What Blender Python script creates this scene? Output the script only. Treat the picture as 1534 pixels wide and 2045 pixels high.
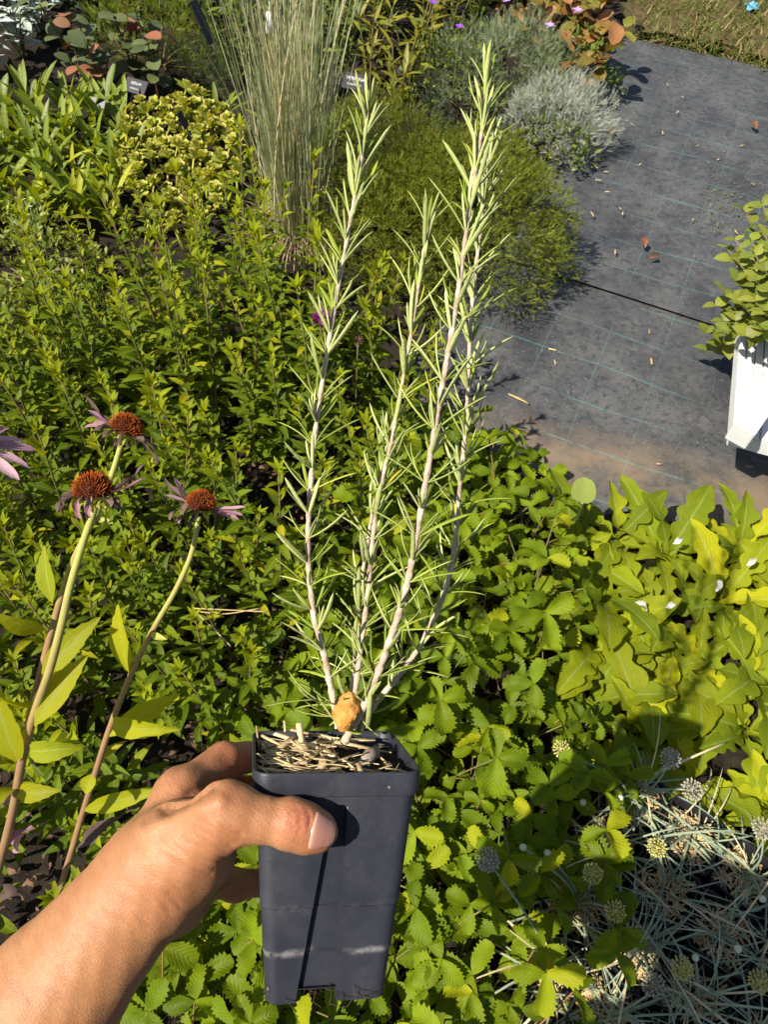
import bpy, math, random
import numpy as np
from mathutils import Vector, Matrix
for o in list(bpy.data.objects): bpy.data.objects.remove(o)
random.seed(7); rng = np.random.default_rng(7)
SC = bpy.context.scene
R = math.radians
# ------------------------------------------------------------------ camera
F = 1450.0; PW, PH = 1534.0, 2045.0
PITCH, ROLL, CAMH = R(55.5), R(5.0), 1.45
C0 = Vector((0, 0, CAMH))
_Rt = Vector((1, 0, 0)); _Up = Vector((0, math.sin(PITCH), math.cos(PITCH))); FWD = Vector((0, math.cos(PITCH), -math.sin(PITCH)))
CX = _Rt * math.cos(ROLL) + _Up * math.sin(ROLL)
CY = -_Rt * math.sin(ROLL) + _Up * math.cos(ROLL)
CZ = -FWD
cam = bpy.data.cameras.new('camera'); camo = bpy.data.objects.new('camera', cam)
SC.collection.objects.link(camo); SC.camera = camo
camo.matrix_world = Matrix(((CX.x, CY.x, CZ.x, C0.x), (CX.y, CY.y, CZ.y, C0.y), (CX.z, CY.z, CZ.z, C0.z), (0, 0, 0, 1)))
cam.sensor_fit = 'VERTICAL'; cam.sensor_height = 36.0; cam.lens = F / PH * 36.0
cam.clip_start = 0.01; cam.clip_end = 500
cam.dof.use_dof = True; cam.dof.focus_distance = 0.45; cam.dof.aperture_fstop = 42.0
# ------------------------------------------------------------------ light
SUN_AZ = Vector((-0.85, -0.53)).normalized(); EL = R(52)
SUN = Vector((SUN_AZ.x * math.cos(EL), SUN_AZ.y * math.cos(EL), math.sin(EL)))
w = bpy.data.worlds.new('World'); SC.world = w; w.use_nodes = True
nt = w.node_tree; bg = nt.nodes['Background']
sky = nt.nodes.new('ShaderNodeTexSky'); sky.sky_type = 'NISHITA'; sky.sun_disc = False
sky.sun_elevation = EL; sky.sun_rotation = math.atan2(SUN.x, SUN.y)
nt.links.new(sky.outputs[0], bg.inputs[0]); bg.inputs[1].default_value = 0.065
sl = bpy.data.lights.new('sun', 'SUN'); sl.energy = 4.8; sl.angle = R(0.53); sl.color = (1.0, 0.93, 0.80)
so = bpy.data.objects.new('sun', sl); SC.collection.objects.link(so); so.rotation_euler = SUN.to_track_quat('Z', 'Y').to_euler()
SC.view_settings.view_transform = 'Standard'; SC.view_settings.look = 'None'; SC.view_settings.gamma = 1.0
SC.view_settings.exposure = 0.88
SC.render.engine = 'CYCLES'
SC.cycles.use_denoising = True
SC.cycles.max_bounces = 8; SC.cycles.transparent_max_bounces = 4
SC.cycles.sample_clamp_indirect = 6.0

# ------------------------------------------------------------------ layout helpers (a direction of view met with a level plane, or a distance)
def ray(px, py): return (CX * ((px - 767) / F) - CY * ((py - 1022.5) / F) + FWD)
def at(px, py, d): return C0 + ray(px, py) * d
def gp(px, py, z=0.0):
    r = ray(px, py); return C0 + r * ((z - CAMH) / r.z)
def vec(v): return np.array(v, float)

def inpoly(x, y, P):
    c = False; n = len(P); j = n - 1
    for i in range(n):
        xi, yi = P[i][0], P[i][1]; xj, yj = P[j][0], P[j][1]
        if (yi > y) != (yj > y) and x < (xj - xi) * (y - yi) / (yj - yi) + xi: c = not c
        j = i
    return c
def scatter(poly, z, gap, seed=1, tries=6000, nmax=10000):
    P = [gp(a, b, z) for a, b in poly]
    rr = random.Random(seed); out = []
    x0, x1 = min(p.x for p in P), max(p.x for p in P); y0, y1 = min(p.y for p in P), max(p.y for p in P)
    for _ in range(tries):
        x, y = rr.uniform(x0, x1), rr.uniform(y0, y1)
        if not inpoly(x, y, P): continue
        if all((x - a) ** 2 + (y - b) ** 2 > gap * gap for a, b in out):
            out.append((x, y))
            if len(out) >= nmax: break
    return out

# ------------------------------------------------------------------ mesh helpers
def link(o, parent=None):
    SC.collection.objects.link(o)
    if parent is not None: o.parent = parent
    return o
class MB:
    def __init__(s): s.V = []; s.Fc = []; s.UV = []; s.RN = []; s.M = []; s.n = 0
    def add(s, V, Fc, uv=None, rnd=0.0, mat=0, mtx=None):
        V = np.asarray(V, float)
        if mtx is not None:
            m = np.array(mtx); V = V @ m[:3, :3].T + m[:3, 3]
        s.V.append(V); n = s.n
        s.Fc.extend([tuple(i + n for i in f) for f in Fc])
        s.UV.append(np.zeros((len(V), 2)) if uv is None else np.asarray(uv, float))
        s.RN.append(np.full(len(V), rnd) if np.isscalar(rnd) else np.asarray(rnd, float))
        if np.isscalar(mat): s.M.extend([mat] * len(Fc))
        else: s.M.extend(list(mat))
        s.n += len(V); return s
    def mesh(s, name, mats, smooth=True):
        me = bpy.data.meshes.new(name)
        V = np.concatenate(s.V)
        me.from_pydata(V.tolist(), [], s.Fc)
        UV = np.concatenate(s.UV); RN = np.concatenate(s.RN)
        uvl = me.uv_layers.new(name='UVMap')
        li = np.empty(len(me.loops), dtype=np.int32); me.loops.foreach_get('vertex_index', li)
        uvl.data.foreach_set('uv', UV[li].astype(np.float32).ravel())
        a = me.attributes.new('rnd', 'FLOAT', 'POINT'); a.data.foreach_set('value', RN.astype(np.float32))
        for m in (mats if isinstance(mats, (list, tuple)) else [mats]): me.materials.append(m)
        me.polygons.foreach_set('material_index', np.array(s.M, dtype=np.int32))
        if smooth: me.polygons.foreach_set('use_smooth', np.ones(len(me.polygons), dtype=bool))
        me.update(); return me
    def build(s, name, mats, parent=None, smooth=True):
        return link(bpy.data.objects.new(name, s.mesh(name, mats, smooth)), parent)
def obj(name, me, parent=None, mtx=None):
    o = bpy.data.objects.new(name, me); link(o, parent)
    if mtx is not None: o.matrix_local = mtx
    return o
def thing(name, label, cat, loc=(0, 0, 0), rz=0.0, group=None):
    o = bpy.data.objects.new(name, None); o.empty_display_size = 0.02; link(o)
    o.location = loc; o.rotation_euler = (0, 0, rz); return tag(o, label, cat, group)
def tag(o, label, cat, group=None, kind=None):
    o['label'] = label; o['category'] = cat
    if group: o['group'] = group
    if kind: o['kind'] = kind
    return o

def frame(loc, ydir, zref):
    y = Vector(ydir).normalized(); z = Vector(zref); x = y.cross(z)
    if x.length < 1e-5: x = y.orthogonal()
    x.normalize(); z = x.cross(y)
    return Matrix(((x.x, y.x, z.x, loc[0]), (x.y, y.y, z.y, loc[1]), (x.z, y.z, z.z, loc[2]), (0, 0, 0, 1)))
def azel(loc, az, el, roll=0.0, s=1.0):
    d = Vector((math.cos(az) * math.cos(el), math.sin(az) * math.cos(el), math.sin(el)))
    m = frame(loc, d, (0, 0, 1) if abs(d.z) < .98 else (1, 0, 0))
    return m @ Matrix.Rotation(roll, 4, 'Y') @ Matrix.Scale(s, 4)

def prof(*pts):
    xs = [p[0] for p in pts]; ys = [p[1] for p in pts]
    return lambda u: np.interp(u, xs, ys)
LANCE = prof((0, .06), (.08, .3), (.25, .82), (.42, 1), (.6, .88), (.8, .5), (.93, .18), (1, .02))
OVATE = prof((0, .08), (.06, .4), (.2, .85), (.38, 1), (.6, .85), (.8, .5), (.93, .2), (1, .02))
OBOV = prof((0, .1), (.15, .45), (.35, .8), (.6, 1), (.8, .88), (.92, .6), (1, .15))
ROUND = prof((0, .15), (.1, .6), (.3, .95), (.5, 1), (.75, .85), (.9, .52), (1, .05))
SPOON = prof((0, .35), (.3, .55), (.6, .95), (.78, 1), (.92, .7), (1, .1))
STRAP = prof((0, .5), (.2, .75), (.5, 1), (.75, .8), (.92, .4), (1, .03))
NEED = prof((0, .6), (.1, .9), (.5, 1), (.85, .85), (.96, .5), (1, .1))
def leafgrid(L, W, pf, nu=6, nv=1, fold=.25, bend=.5, el=0.0, serr=0.0, wave=0.0, twist=0.0, lobe=None, ph=0.0, cup=0.0):
    u = np.linspace(0, 1, nu + 1)
    ang = el - bend * u
    ds = L / nu
    cy = np.concatenate([[0], np.cumsum(np.cos((ang[1:] + ang[:-1]) / 2) * ds)])
    cz = np.concatenate([[0], np.cumsum(np.sin((ang[1:] + ang[:-1]) / 2) * ds)])
    wv = pf(u) * W / 2
    if lobe is not None: wv = wv * lobe(u)
    if serr > 0:
        wv_s = wv * (1 + serr * np.clip((u - .18) * 3, 0, 1) * np.where(np.arange(nu + 1) % 2 == 0, -1, 1))
    else: wv_s = wv
    V = []; UV = []
    cols = np.linspace(-1, 1, 2 * nv + 1)
    for i in range(nu + 1):
        t = twist * u[i]; ct, st = math.cos(t), math.sin(t)
        for v in cols:
            hw = (wv_s if abs(v) > .99 else wv)[i]
            x = v * hw; up = abs(v) * hw * fold + cup * (v * v) * hw + wave * W * math.sin(u[i] * 9 + ph + v * 2) * abs(v)
            x, up = x * ct - up * st, x * st + up * ct
            y = cy[i] - up * math.sin(ang[i]); z = cz[i] + up * math.cos(ang[i])
            if serr > 0 and abs(v) > .99 and i % 2 == 1 and i < nu and u[i] > .2: y += ds * .4
            V.append((x, y, z)); UV.append((u[i], v * .5 + .5))
    m = len(cols); Fc = []
    for i in range(nu):
        for j in range(m - 1):
            a = i * m + j; Fc.append((a, a + 1, a + m + 1, a + m))
    return np.array(V), Fc, np.array(UV)
def tube(P, rad, ns=6, cap=True):
    P = [Vector(p) for p in P]; n = len(P)
    rad = [rad] * n if np.isscalar(rad) else rad
    V = []; UV = []; ref = None
    for i in range(n):
        t = (P[min(i + 1, n - 1)] - P[max(i - 1, 0)]).normalized()
        if ref is None: ref = t.orthogonal().normalized()
        ref = (ref - t * ref.dot(t)).normalized(); b = t.cross(ref)
        for k in range(ns):
            a = 2 * math.pi * k / ns
            V.append(P[i] + (ref * math.cos(a) + b * math.sin(a)) * rad[i]); UV.append((i / (n - 1), k / ns))
    Fc = []
    for i in range(n - 1):
        for k in range(ns):
            k2 = (k + 1) % ns; Fc.append((i * ns + k, i * ns + k2, (i + 1) * ns + k2, (i + 1) * ns + k))
    if cap:
        Fc.append(tuple(range(ns - 1, -1, -1))); Fc.append(tuple((n - 1) * ns + k for k in range(ns)))
    return np.array([tuple(v) for v in V]), Fc, np.array(UV)
def spline(P, n=8):
    P = [Vector(p) for p in P]; Q = [P[0] * 2 - P[1]] + P + [P[-1] * 2 - P[-2]]; out = []
    for i in range(1, len(Q) - 2):
        for k in range(n):
            t = k / n; a, b, c, d = Q[i - 1], Q[i], Q[i + 1], Q[i + 2]
            out.append(.5 * ((2 * b) + (c - a) * t + (2 * a - 5 * b + 4 * c - d) * t * t + (-a + 3 * b - 3 * c + d) * t ** 3))
    out.append(P[-1]); return out
def boxv(x0, x1, y0, y1, z0, z1):
    V = [(x, y, z) for z in (z0, z1) for y in (y0, y1) for x in (x0, x1)]
    return V, [(0, 2, 3, 1), (4, 5, 7, 6), (0, 1, 5, 4), (2, 6, 7, 3), (0, 4, 6, 2), (1, 3, 7, 5)]

# ------------------------------------------------------------------ materials
class NT:
    def __init__(s, name):
        s.m = bpy.data.materials.new(name); s.m.use_nodes = True; s.t = s.m.node_tree; s.t.nodes.clear()
        s.out = s.n('ShaderNodeOutputMaterial')
    def n(s, k, **kw):
        x = s.t.nodes.new(k)
        for a, b in kw.items(): setattr(x, a, b)
        return x
    def l(s, a, b): s.t.links.new(a, b)
    def set(s, sock, v):
        if hasattr(v, 'is_linked'): s.l(v, sock)
        else:
            if isinstance(v, (tuple, list)) and len(v) == 3 and sock.type == 'RGBA': v = (*v, 1)
            sock.default_value = v
    def math(s, op, a, b=0.0, clamp=False):
        x = s.n('ShaderNodeMath', operation=op, use_clamp=clamp); s.set(x.inputs[0], a); s.set(x.inputs[1], b); return x.outputs[0]
    def mix(s, f, a, b, bt='MIX'):
        x = s.n('ShaderNodeMix', data_type='RGBA', blend_type=bt); s.set(x.inputs[0], f); s.set(x.inputs[6], a); s.set(x.inputs[7], b); return x.outputs[2]
    def noise(s, vecs, scale, detail=3.0, rough=.55):
        x = s.n('ShaderNodeTexNoise'); x.inputs['Scale'].default_value = scale; x.inputs['Detail'].default_value = detail; x.inputs['Roughness'].default_value = rough
        if vecs is not None: s.l(vecs, x.inputs['Vector'])
        return x.outputs[0]
    def ramp(s, f, a, b):
        x = s.n('ShaderNodeMapRange'); x.inputs[1].default_value = a; x.inputs[2].default_value = b; s.l(f, x.inputs[0]); return x.outputs[0]
    def bump(s, h, strength=.3, dist=.001, nrm=None):
        x = s.n('ShaderNodeBump'); x.inputs['Strength'].default_value = strength; x.inputs['Distance'].default_value = dist
        s.l(h, x.inputs['Height'])
        if nrm is not None: s.l(nrm, x.inputs['Normal'])
        return x.outputs[0]
    def bsdf(s, col, rough=.6, spec=.4, nrm=None, **kw):
        x = s.n('ShaderNodeBsdfPrincipled'); s.set(x.inputs['Base Color'], col); s.set(x.inputs['Roughness'], rough); s.set(x.inputs['Specular IOR Level'], spec)
        if nrm is not None: s.l(nrm, x.inputs['Normal'])
        for k, v in kw.items(): s.set(x.inputs[k.replace('_', ' ')], v)
        return x
    def done(s, sh):
        s.l(sh.outputs[0] if hasattr(sh, 'outputs') else sh, s.out.inputs[0]); return s.m

def leafmat(name, a, b, c=None, cfrac=.12, tr=.38, rough=.42, spec=.45, veins=0.0, vslope=.7, vn=9.0, trc=None, mid=.0, edge=None, spots=.0):
    """leaf: colour varies from leaf to leaf (a..b, a share of c), midrib and side veins by its own u/v, light passes through"""
    N = NT(name)
    oi = N.n('ShaderNodeObjectInfo'); at_ = N.n('ShaderNodeAttribute'); at_.attribute_name = 'rnd'
    r = N.math('FRACT', N.math('ADD', oi.outputs['Random'], at_.outputs['Fac']))
    r2 = N.math('FRACT', N.math('MULTIPLY', r, 7.31))
    tc = N.n('ShaderNodeTexCoord'); uv = N.n('ShaderNodeUVMap'); sp = N.n('ShaderNodeSeparateXYZ'); N.l(uv.outputs[0], sp.inputs[0])
    nz = N.noise(tc.outputs['Object'], 60.0, 3)
    f = N.math('ADD', N.math('MULTIPLY', r, .75), N.math('MULTIPLY', N.math('SUBTRACT', nz, .5), .8), True)
    col = N.mix(f, a, b)
    if c is not None: col = N.mix(N.ramp(r2, 1 - cfrac, 1 - cfrac + .05), col, c)
    if spots > 0:
        col = N.mix(N.math('MULTIPLY', N.ramp(N.noise(tc.outputs['Object'], 22.0, 4), .62, .72), spots), col, (.12, .07, .03))
    av = N.math('ABSOLUTE', N.math('SUBTRACT', sp.outputs[1], .5))
    nrm = N.bump(N.noise(tc.outputs['Object'], 110.0, 3), .35, .003)
    if veins > 0:
        ph = N.math('MULTIPLY', N.math('SUBTRACT', sp.outputs[0], N.math('MULTIPLY', av, vslope)), vn * 6.283)
        sn = N.math('SINE', ph)
        vm = N.math('POWER', N.math('ADD', N.math('MULTIPLY', sn, .5), .5), 4.0)
        col = N.mix(N.math('MULTIPLY', vm, veins * .35), col, (.28, .38, .06))
        nrm = N.bump(N.math('SUBTRACT', 1.0, vm), .45 * veins, .0018, nrm)
    if mid > 0:
        mm = N.math('SUBTRACT', 1.0, N.ramp(av, .015, .05), True)
        col = N.mix(N.math('MULTIPLY', mm, mid), col, (.36, .42, .12))
    if edge is not None:
        col = N.mix(N.math('MULTIPLY', N.ramp(N.math('MAXIMUM', N.math('MULTIPLY', av, 1.7), sp.outputs[0]), .78, 1.0), N.math('MULTIPLY', r2, .9)), col, edge)
    hs = N.n('ShaderNodeHueSaturation'); N.l(col, hs.inputs['Color']); N.l(N.math('ADD', N.math('MULTIPLY', r2, .5), .75), hs.inputs['Value'])
    col = hs.outputs[0]
    p = N.bsdf(col, N.math('ADD', rough, N.math('MULTIPLY', r2, .18)), spec, nrm)
    t = N.n('ShaderNodeBsdfTranslucent')
    tcol = N.mix(1.0, col, trc if trc else (1.55, 1.35, .35), 'MULTIPLY'); N.l(tcol, t.inputs[0])
    mx = N.n('ShaderNodeMixShader'); mx.inputs[0].default_value = tr; N.l(p.outputs[0], mx.inputs[1]); N.l(t.outputs[0], mx.inputs[2])
    return N.done(mx)
def plainmat(name, a, b, scale=40.0, rough=.7, spec=.3, bump=.0, bscale=200.0, bdist=.001, objrand=.4, **kw):
    N = NT(name); tc = N.n('ShaderNodeTexCoord'); oi = N.n('ShaderNodeObjectInfo'); at_ = N.n('ShaderNodeAttribute'); at_.attribute_name = 'rnd'
    r = N.math('FRACT', N.math('ADD', oi.outputs['Random'], at_.outputs['Fac']))
    f = N.math('ADD', N.math('MULTIPLY', N.math('SUBTRACT', r, .5), objrand * 2), N.ramp(N.noise(tc.outputs['Object'], scale, 4), .3, .7), True)
    nrm = N.bump(N.noise(tc.outputs['Object'], bscale, 4), bump, bdist) if bump > 0 else None
    return N.done(N.bsdf(N.mix(f, a, b), rough, spec, nrm, **kw))

M = {}
M['straw_leaf'] = leafmat('strawberry_leaf', (.105, .165, .0025), (.215, .275, .003), (.27, .28, .004), .08, tr=.42, veins=.65, vslope=.75, vn=7, rough=.45, spec=.2, spots=.15)
M['petiole'] = plainmat('petiole', (.14, .17, .04), (.22, .10, .06), 30)
M['lobed_leaf'] = leafmat('lobed_leaf', (.175, .235, .006), (.34, .355, .006), (.37, .36, .006), .10, tr=.45, veins=.75, vslope=1.1, vn=9, mid=.6, rough=.6, spec=.18, spots=.4)
M['aster_leaf'] = leafmat('aster_leaf', (.078, .130, .0025), (.185, .235, .003), (.30, .28, .004), .07, tr=.45, veins=.2, vn=6, mid=.45, rough=.5, spec=.2)
M['aster_tip'] = leafmat('aster_young_leaf', (.21, .26, .003), (.32, .34, .004), None, tr=.48, veins=.15, mid=.4, rough=.5, spec=.2)
M['aster_stem'] = plainmat('aster_stem', (.10, .13, .03), (.17, .11, .05), 30)
M['cone_leaf'] = leafmat('coneflower_leaf', (.33, .35, .004), (.43, .42, .004), (.24, .28, .008), .15, tr=.5, veins=.3, vslope=1.3, vn=4, mid=.55, rough=.55, spec=.3, spots=.0)
N = NT('coneflower_stem'); tc = N.n('ShaderNodeTexCoord'); uv = N.n('ShaderNodeUVMap'); sp = N.n('ShaderNodeSeparateXYZ'); N.l(uv.outputs[0], sp.inputs[0])
f_ = N.math('ADD', N.ramp(sp.outputs[0], .05, .65), N.math('MULTIPLY', N.math('SUBTRACT', N.noise(tc.outputs['Object'], 40, 4), .5), .9), True)
M['cone_stem'] = N.done(N.bsdf(N.mix(f_, (.36, .37, .09), (.25, .14, .07)), .75, .3, N.bump(N.noise(tc.outputs['Object'], 900, 3), .6, .0008)))
M['rose_stem'] = plainmat('rosemary_stem', (.58, .49, .38), (.27, .18, .12), 110, rough=.85, bump=.8, bscale=420, bdist=.0014, objrand=.1)
M['rose_top'] = leafmat('rosemary_needle_top', (.22, .30, .025), (.36, .42, .055), (.46, .38, .03), .06, tr=.25, rough=.4, mid=.0, trc=(1.4, 1.3, .5))
M['rose_under'] = leafmat('rosemary_needle_underside', (.42, .47, .15), (.54, .57, .26), None, tr=.2, rough=.7, spec=.2, trc=(1.2, 1.2, .6))
M['allium'] = leafmat('allium_blade', (.25, .31, .20), (.36, .41, .28), (.58, .48, .29), .24, tr=.2, rough=.5, spec=.3, trc=(1.1, 1.1, .8))
M['straw'] = plainmat('straw', (.62, .46, .22), (.38, .25, .12), 30, rough=.65, objrand=.5)
M['dryleaf'] = plainmat('dry_leaf', (.17, .09, .05), (.08, .05, .035), 60, rough=.8, bump=.5, bscale=200, objrand=.4)
# ================================================================== SETTING
def fabric_mat():
    N = NT('woven_ground_fabric'); tc = N.n('ShaderNodeTexCoord'); P = tc.outputs['Object']
    g = 1.45 / 8.911; o = gp(1114, 631); yaw = R(-20.1)
    mp = N.n('ShaderNodeMapping', vector_type='TEXTURE'); N.l(P, mp.inputs[0])
    mp.inputs['Location'].default_value = (o.x, o.y, 0); mp.inputs['Rotation'].default_value = (0, 0, yaw); mp.inputs['Scale'].default_value = (g, g * .95, 1)
    wob = N.noise(P, 3.0, 2); sp = N.n('ShaderNodeSeparateXYZ'); N.l(mp.outputs[0], sp.inputs[0])
    big = N.noise(P, 2.2, 5, .6); mid_ = N.noise(P, 9.0, 5, .65); fine = N.noise(P, 42.0, 5, .75); grit = N.noise(P, 130.0, 3, .7)
    def line(c, wdt):
        x = N.math('ADD', c, N.math('MULTIPLY', N.math('SUBTRACT', wob, .5), .10))
        d = N.math('ABSOLUTE', N.math('SUBTRACT', N.math('FRACT', N.math('ADD', x, .5)), .5))
        return N.math('SUBTRACT', 1.0, N.ramp(d, wdt, wdt * 1.7), True)
    ln = N.math('MAXIMUM', N.math('MULTIPLY', line(sp.outputs[0], .008), .55), line(sp.outputs[1], .010))
    ln = N.math('MULTIPLY', ln, N.math('MULTIPLY', N.ramp(N.noise(P, 2.6, 4, .6), .36, .66), N.ramp(N.noise(P, 24, 4, .7), .25, .55)), True)
    base = N.mix(N.ramp(big, .32, .68), (.024, .026, .031), (.082, .084, .088))
    base = N.mix(N.math('MULTIPLY', N.ramp(mid_, .45, .68), .6), base, (.115, .112, .106))
    base = N.mix(N.math('MULTIPLY', N.ramp(fine, .50, .60), .65), base, (.024, .026, .032))
    base = N.mix(N.math('MULTIPLY', N.ramp(grit, .60, .70), .75), base, (.19, .175, .16))
    a = gp(1000, 870); b = gp(1500, 990); dv = (b - a).normalized(); nv = Vector((-dv.y, dv.x, 0))
    vd = N.n('ShaderNodeVectorMath', operation='DOT_PRODUCT'); N.l(P, vd.inputs[0]); vd.inputs[1].default_value = nv
    dist = N.math('ABSOLUTE', N.math('SUBTRACT', vd.outputs['Value'], nv.dot(a) - .01))
    dirt = N.math('MULTIPLY', N.math('SUBTRACT', 1.0, N.ramp(dist, .02, .14), True), N.ramp(N.noise(P, 6.0, 5, .7), .35, .6), True)
    base = N.mix(N.math('MULTIPLY', dirt, .8), base, (.20, .145, .095))
    col = N.mix(N.math('MULTIPLY', ln, .75), base, (.085, .23, .215))
    wv = N.n('ShaderNodeTexWave'); wv.inputs['Scale'].default_value = 160; N.l(P, wv.inputs[0])
    nrm = N.bump(N.math('ADD', N.math('MULTIPLY', wv.outputs[1], .3), fine), .35, .002)
    return N.done(N.bsdf(col, .62, .35, nrm))
M['fabric'] = fabric_mat()
def soil_mat(name, a, b, c):
    N = NT(name); tc = N.n('ShaderNodeTexCoord'); P = tc.outputs['Object']
    n1 = N.noise(P, 30.0, 6, .7); n2 = N.noise(P, 7.0, 4)
    col = N.mix(N.ramp(n1, .35, .7), a, b); col = N.mix(N.math('MULTIPLY', N.ramp(n2, .5, .75), .5), col, c)
    return N.done(N.bsdf(col, .95, .15, N.bump(n1, .8, .02)))
M['soil'] = soil_mat('garden_soil', (.012, .010, .008), (.035, .026, .018), (.060, .042, .028))
M['field'] = soil_mat('field_earth', (.05, .045, .02), (.09, .08, .035), (.12, .09, .05))

def sheet(name, x0, x1, y0, y1, z, nx, ny, mat, amp=0.0, fn=None):
    mb = MB(); xs = np.linspace(x0, x1, nx + 1); ys = np.linspace(y0, y1, ny + 1)
    V = []
    for y in ys:
        for x in xs:
            h = amp * (math.sin(x * 5.1 + 1.3 * y) * math.sin(y * 4.3 - x) + .5 * math.sin(x * 13 + y * 7)) if amp else 0
            V.append((x, y, z + h + (fn(x, y) if fn else 0)))
    Fc = [(j * (nx + 1) + i, j * (nx + 1) + i + 1, (j + 1) * (nx + 1) + i + 1, (j + 1) * (nx + 1) + i) for j in range(ny) for i in range(nx)]
    mb.add(V, Fc); o = mb.build(name, mat); o['kind'] = 'structure'; return o
sheet('ground', -80, 80, -80, 80, -0.03, 4, 4, M['field'])
# the fabric: a lower strip and an upper strip lapped over it along the seam
yaw = R(-20.1); cs, sn_ = math.cos(yaw), math.sin(yaw)
seam = gp(1050, 535); seam2 = gp(1410, 650)
sd = (seam2 - seam).normalized(); sdn = Vector((-sd.y, sd.x, 0))
def strip(name, n0, n1, z, lift):
    mb = MB(); V = []; nx, ny = 150, 70
    for j in range(ny + 1):
        t = n0 + (n1 - n0) * j / ny
        for i in range(nx + 1):
            s = -4.5 + 8.5 * i / nx; p = seam + sd * s + sdn * t
            h = .0038 * (math.sin(p.x * 6 + p.y * 3) + math.sin(p.x * 2.2 - p.y * 7.7 + 1)) + .0016 * (math.sin(p.x * 21 + p.y * 9) + math.sin(p.y * 26 - p.x * 11)) * min(1, abs(t) * 4)
            V.append((p.x, p.y, z + h + lift * math.exp(-abs(t) * 25) * (.6 + .4 * math.sin(s * 5))))
    Fc = [(j * (nx + 1) + i, j * (nx + 1) + i + 1, (j + 1) * (nx + 1) + i + 1, (j + 1) * (nx + 1) + i) for j in range(ny) for i in range(nx)]
    o = mb.add(V, Fc).build(name, M['fabric']); o['kind'] = 'structure'; return o
edge_far = (gp(1330, 95) - seam).dot(sdn)
strip('path_fabric', -3.2, .14, 0.0, 0.0)
strip('path_fabric_overlap', 0.0, edge_far, 0.010, 0.002)

# bed soil: left bed, front bed
def bed(name, poly, z, mat, amp=.012):
    P = [gp(a, b, 0) for a, b in poly]
    x0, x1 = min(p.x for p in P), max(p.x for p in P); y0, y1 = min(p.y for p in P), max(p.y for p in P)
    n = 110; mb = MB(); V = []; Fc = []; idx = {}
    dx, dy = (x1 - x0) / n, (y1 - y0) / n
    def vid(i, j):
        if (i, j) not in idx:
            x, y = x0 + i * dx, y0 + j * dy
            idx[i, j] = len(V); V.append((x + .3 * dx * math.sin(j * 1.7), y + .3 * dy * math.sin(i * 2.1), z + amp * (math.sin(x * 23 + y * 9) * math.sin(y * 19 - x * 5) + .6 * math.sin(x * 51) * math.sin(y * 47))))
        return idx[i, j]
    for i in range(n):
        for j in range(n):
            if inpoly(x0 + (i + .5) * dx, y0 + (j + .5) * dy, P): Fc.append((vid(i, j), vid(i + 1, j), vid(i + 1, j + 1), vid(i, j + 1)))
    o = mb.add(V, Fc).build(name, mat); o['kind'] = 'structure'; return o
LEFTBED = [(-900, -60), (560, -60), (1250, -60), (1230, 60), (1150, 240), (1010, 470), (860, 640), (820, 780), (860, 870), (1030, 930), (1110, 1020), (1080, 1300), (1000, 2300), (-900, 2300)]
bed('bed_soil', LEFTBED, .028, M['soil'])
bed('front_bed_soil', [(1080, 1020), (1560, 1090), (2000, 1200), (2000, 2500), (900, 2500)], .03, M['soil'])

# grassy verge beyond the fabric
def blades_mb(mb, pts, L, W, n_each, spread=.02, seg=3, lean=.6, rs=3):
    rr = random.Random(rs)
    for (x, y, z) in pts:
        for k in range(n_each):
            l = rr.uniform(*L); az = rr.uniform(0, 6.28); el = rr.uniform(lean, 1.5)
            V, Fc, uv = leafgrid(l, rr.uniform(*W), STRAP, seg, 1, .3, rr.uniform(.2, 1.6))
            mb.add(V, Fc, uv, rr.random(), 0, azel((x + rr.gauss(0, spread), y + rr.gauss(0, spread), z), az, el))
M['verge_grass'] = leafmat('verge_grass', (.085, .13, .015), (.14, .16, .03), (.30, .22, .09), .3, tr=.25, rough=.6)
mb = MB(); rr = random.Random(5)
vp = scatter([(1270, -60), (1650, -60), (1650, 190), (1534, 135), (1440, 100), (1340, 82), (1290, 78)], .02, .03, 5, 9000)
blades_mb(mb, [(x, y, 0.0) for x, y in vp], (.03, .11), (.003, .006), 13, .025, 2, .2)
tag(mb.build('verge_grass', M['verge_grass']), 'short dry green and brown grass beyond the black fabric', 'grass', kind='stuff')
sheet_ = bed('verge_earth', [(1250, -80), (1750, -80), (1750, 190), (1534, 130), (1440, 98), (1340, 80), (1270, 75)], .022, soil_mat('verge_earth', (.06, .05, .02), (.14, .10, .045), (.17, .13, .07)))
p = gp(1503, 17, .03)
mb = MB()
for a in range(3):
    V, Fc, uv = leafgrid(.05, .045, ROUND, 6, 2, .3, .9, wave=.2, ph=a); mb.add(V, Fc, uv, 0, 0, azel((p.x, p.y, p.z), a * 2.1, .5))
tag(mb.build('plastic_scrap', plainmat('blue_plastic', (.10, .30, .42), (.14, .36, .46), rough=.35)), 'small crumpled pale blue plastic scrap lying in the grass', 'litter')

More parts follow.
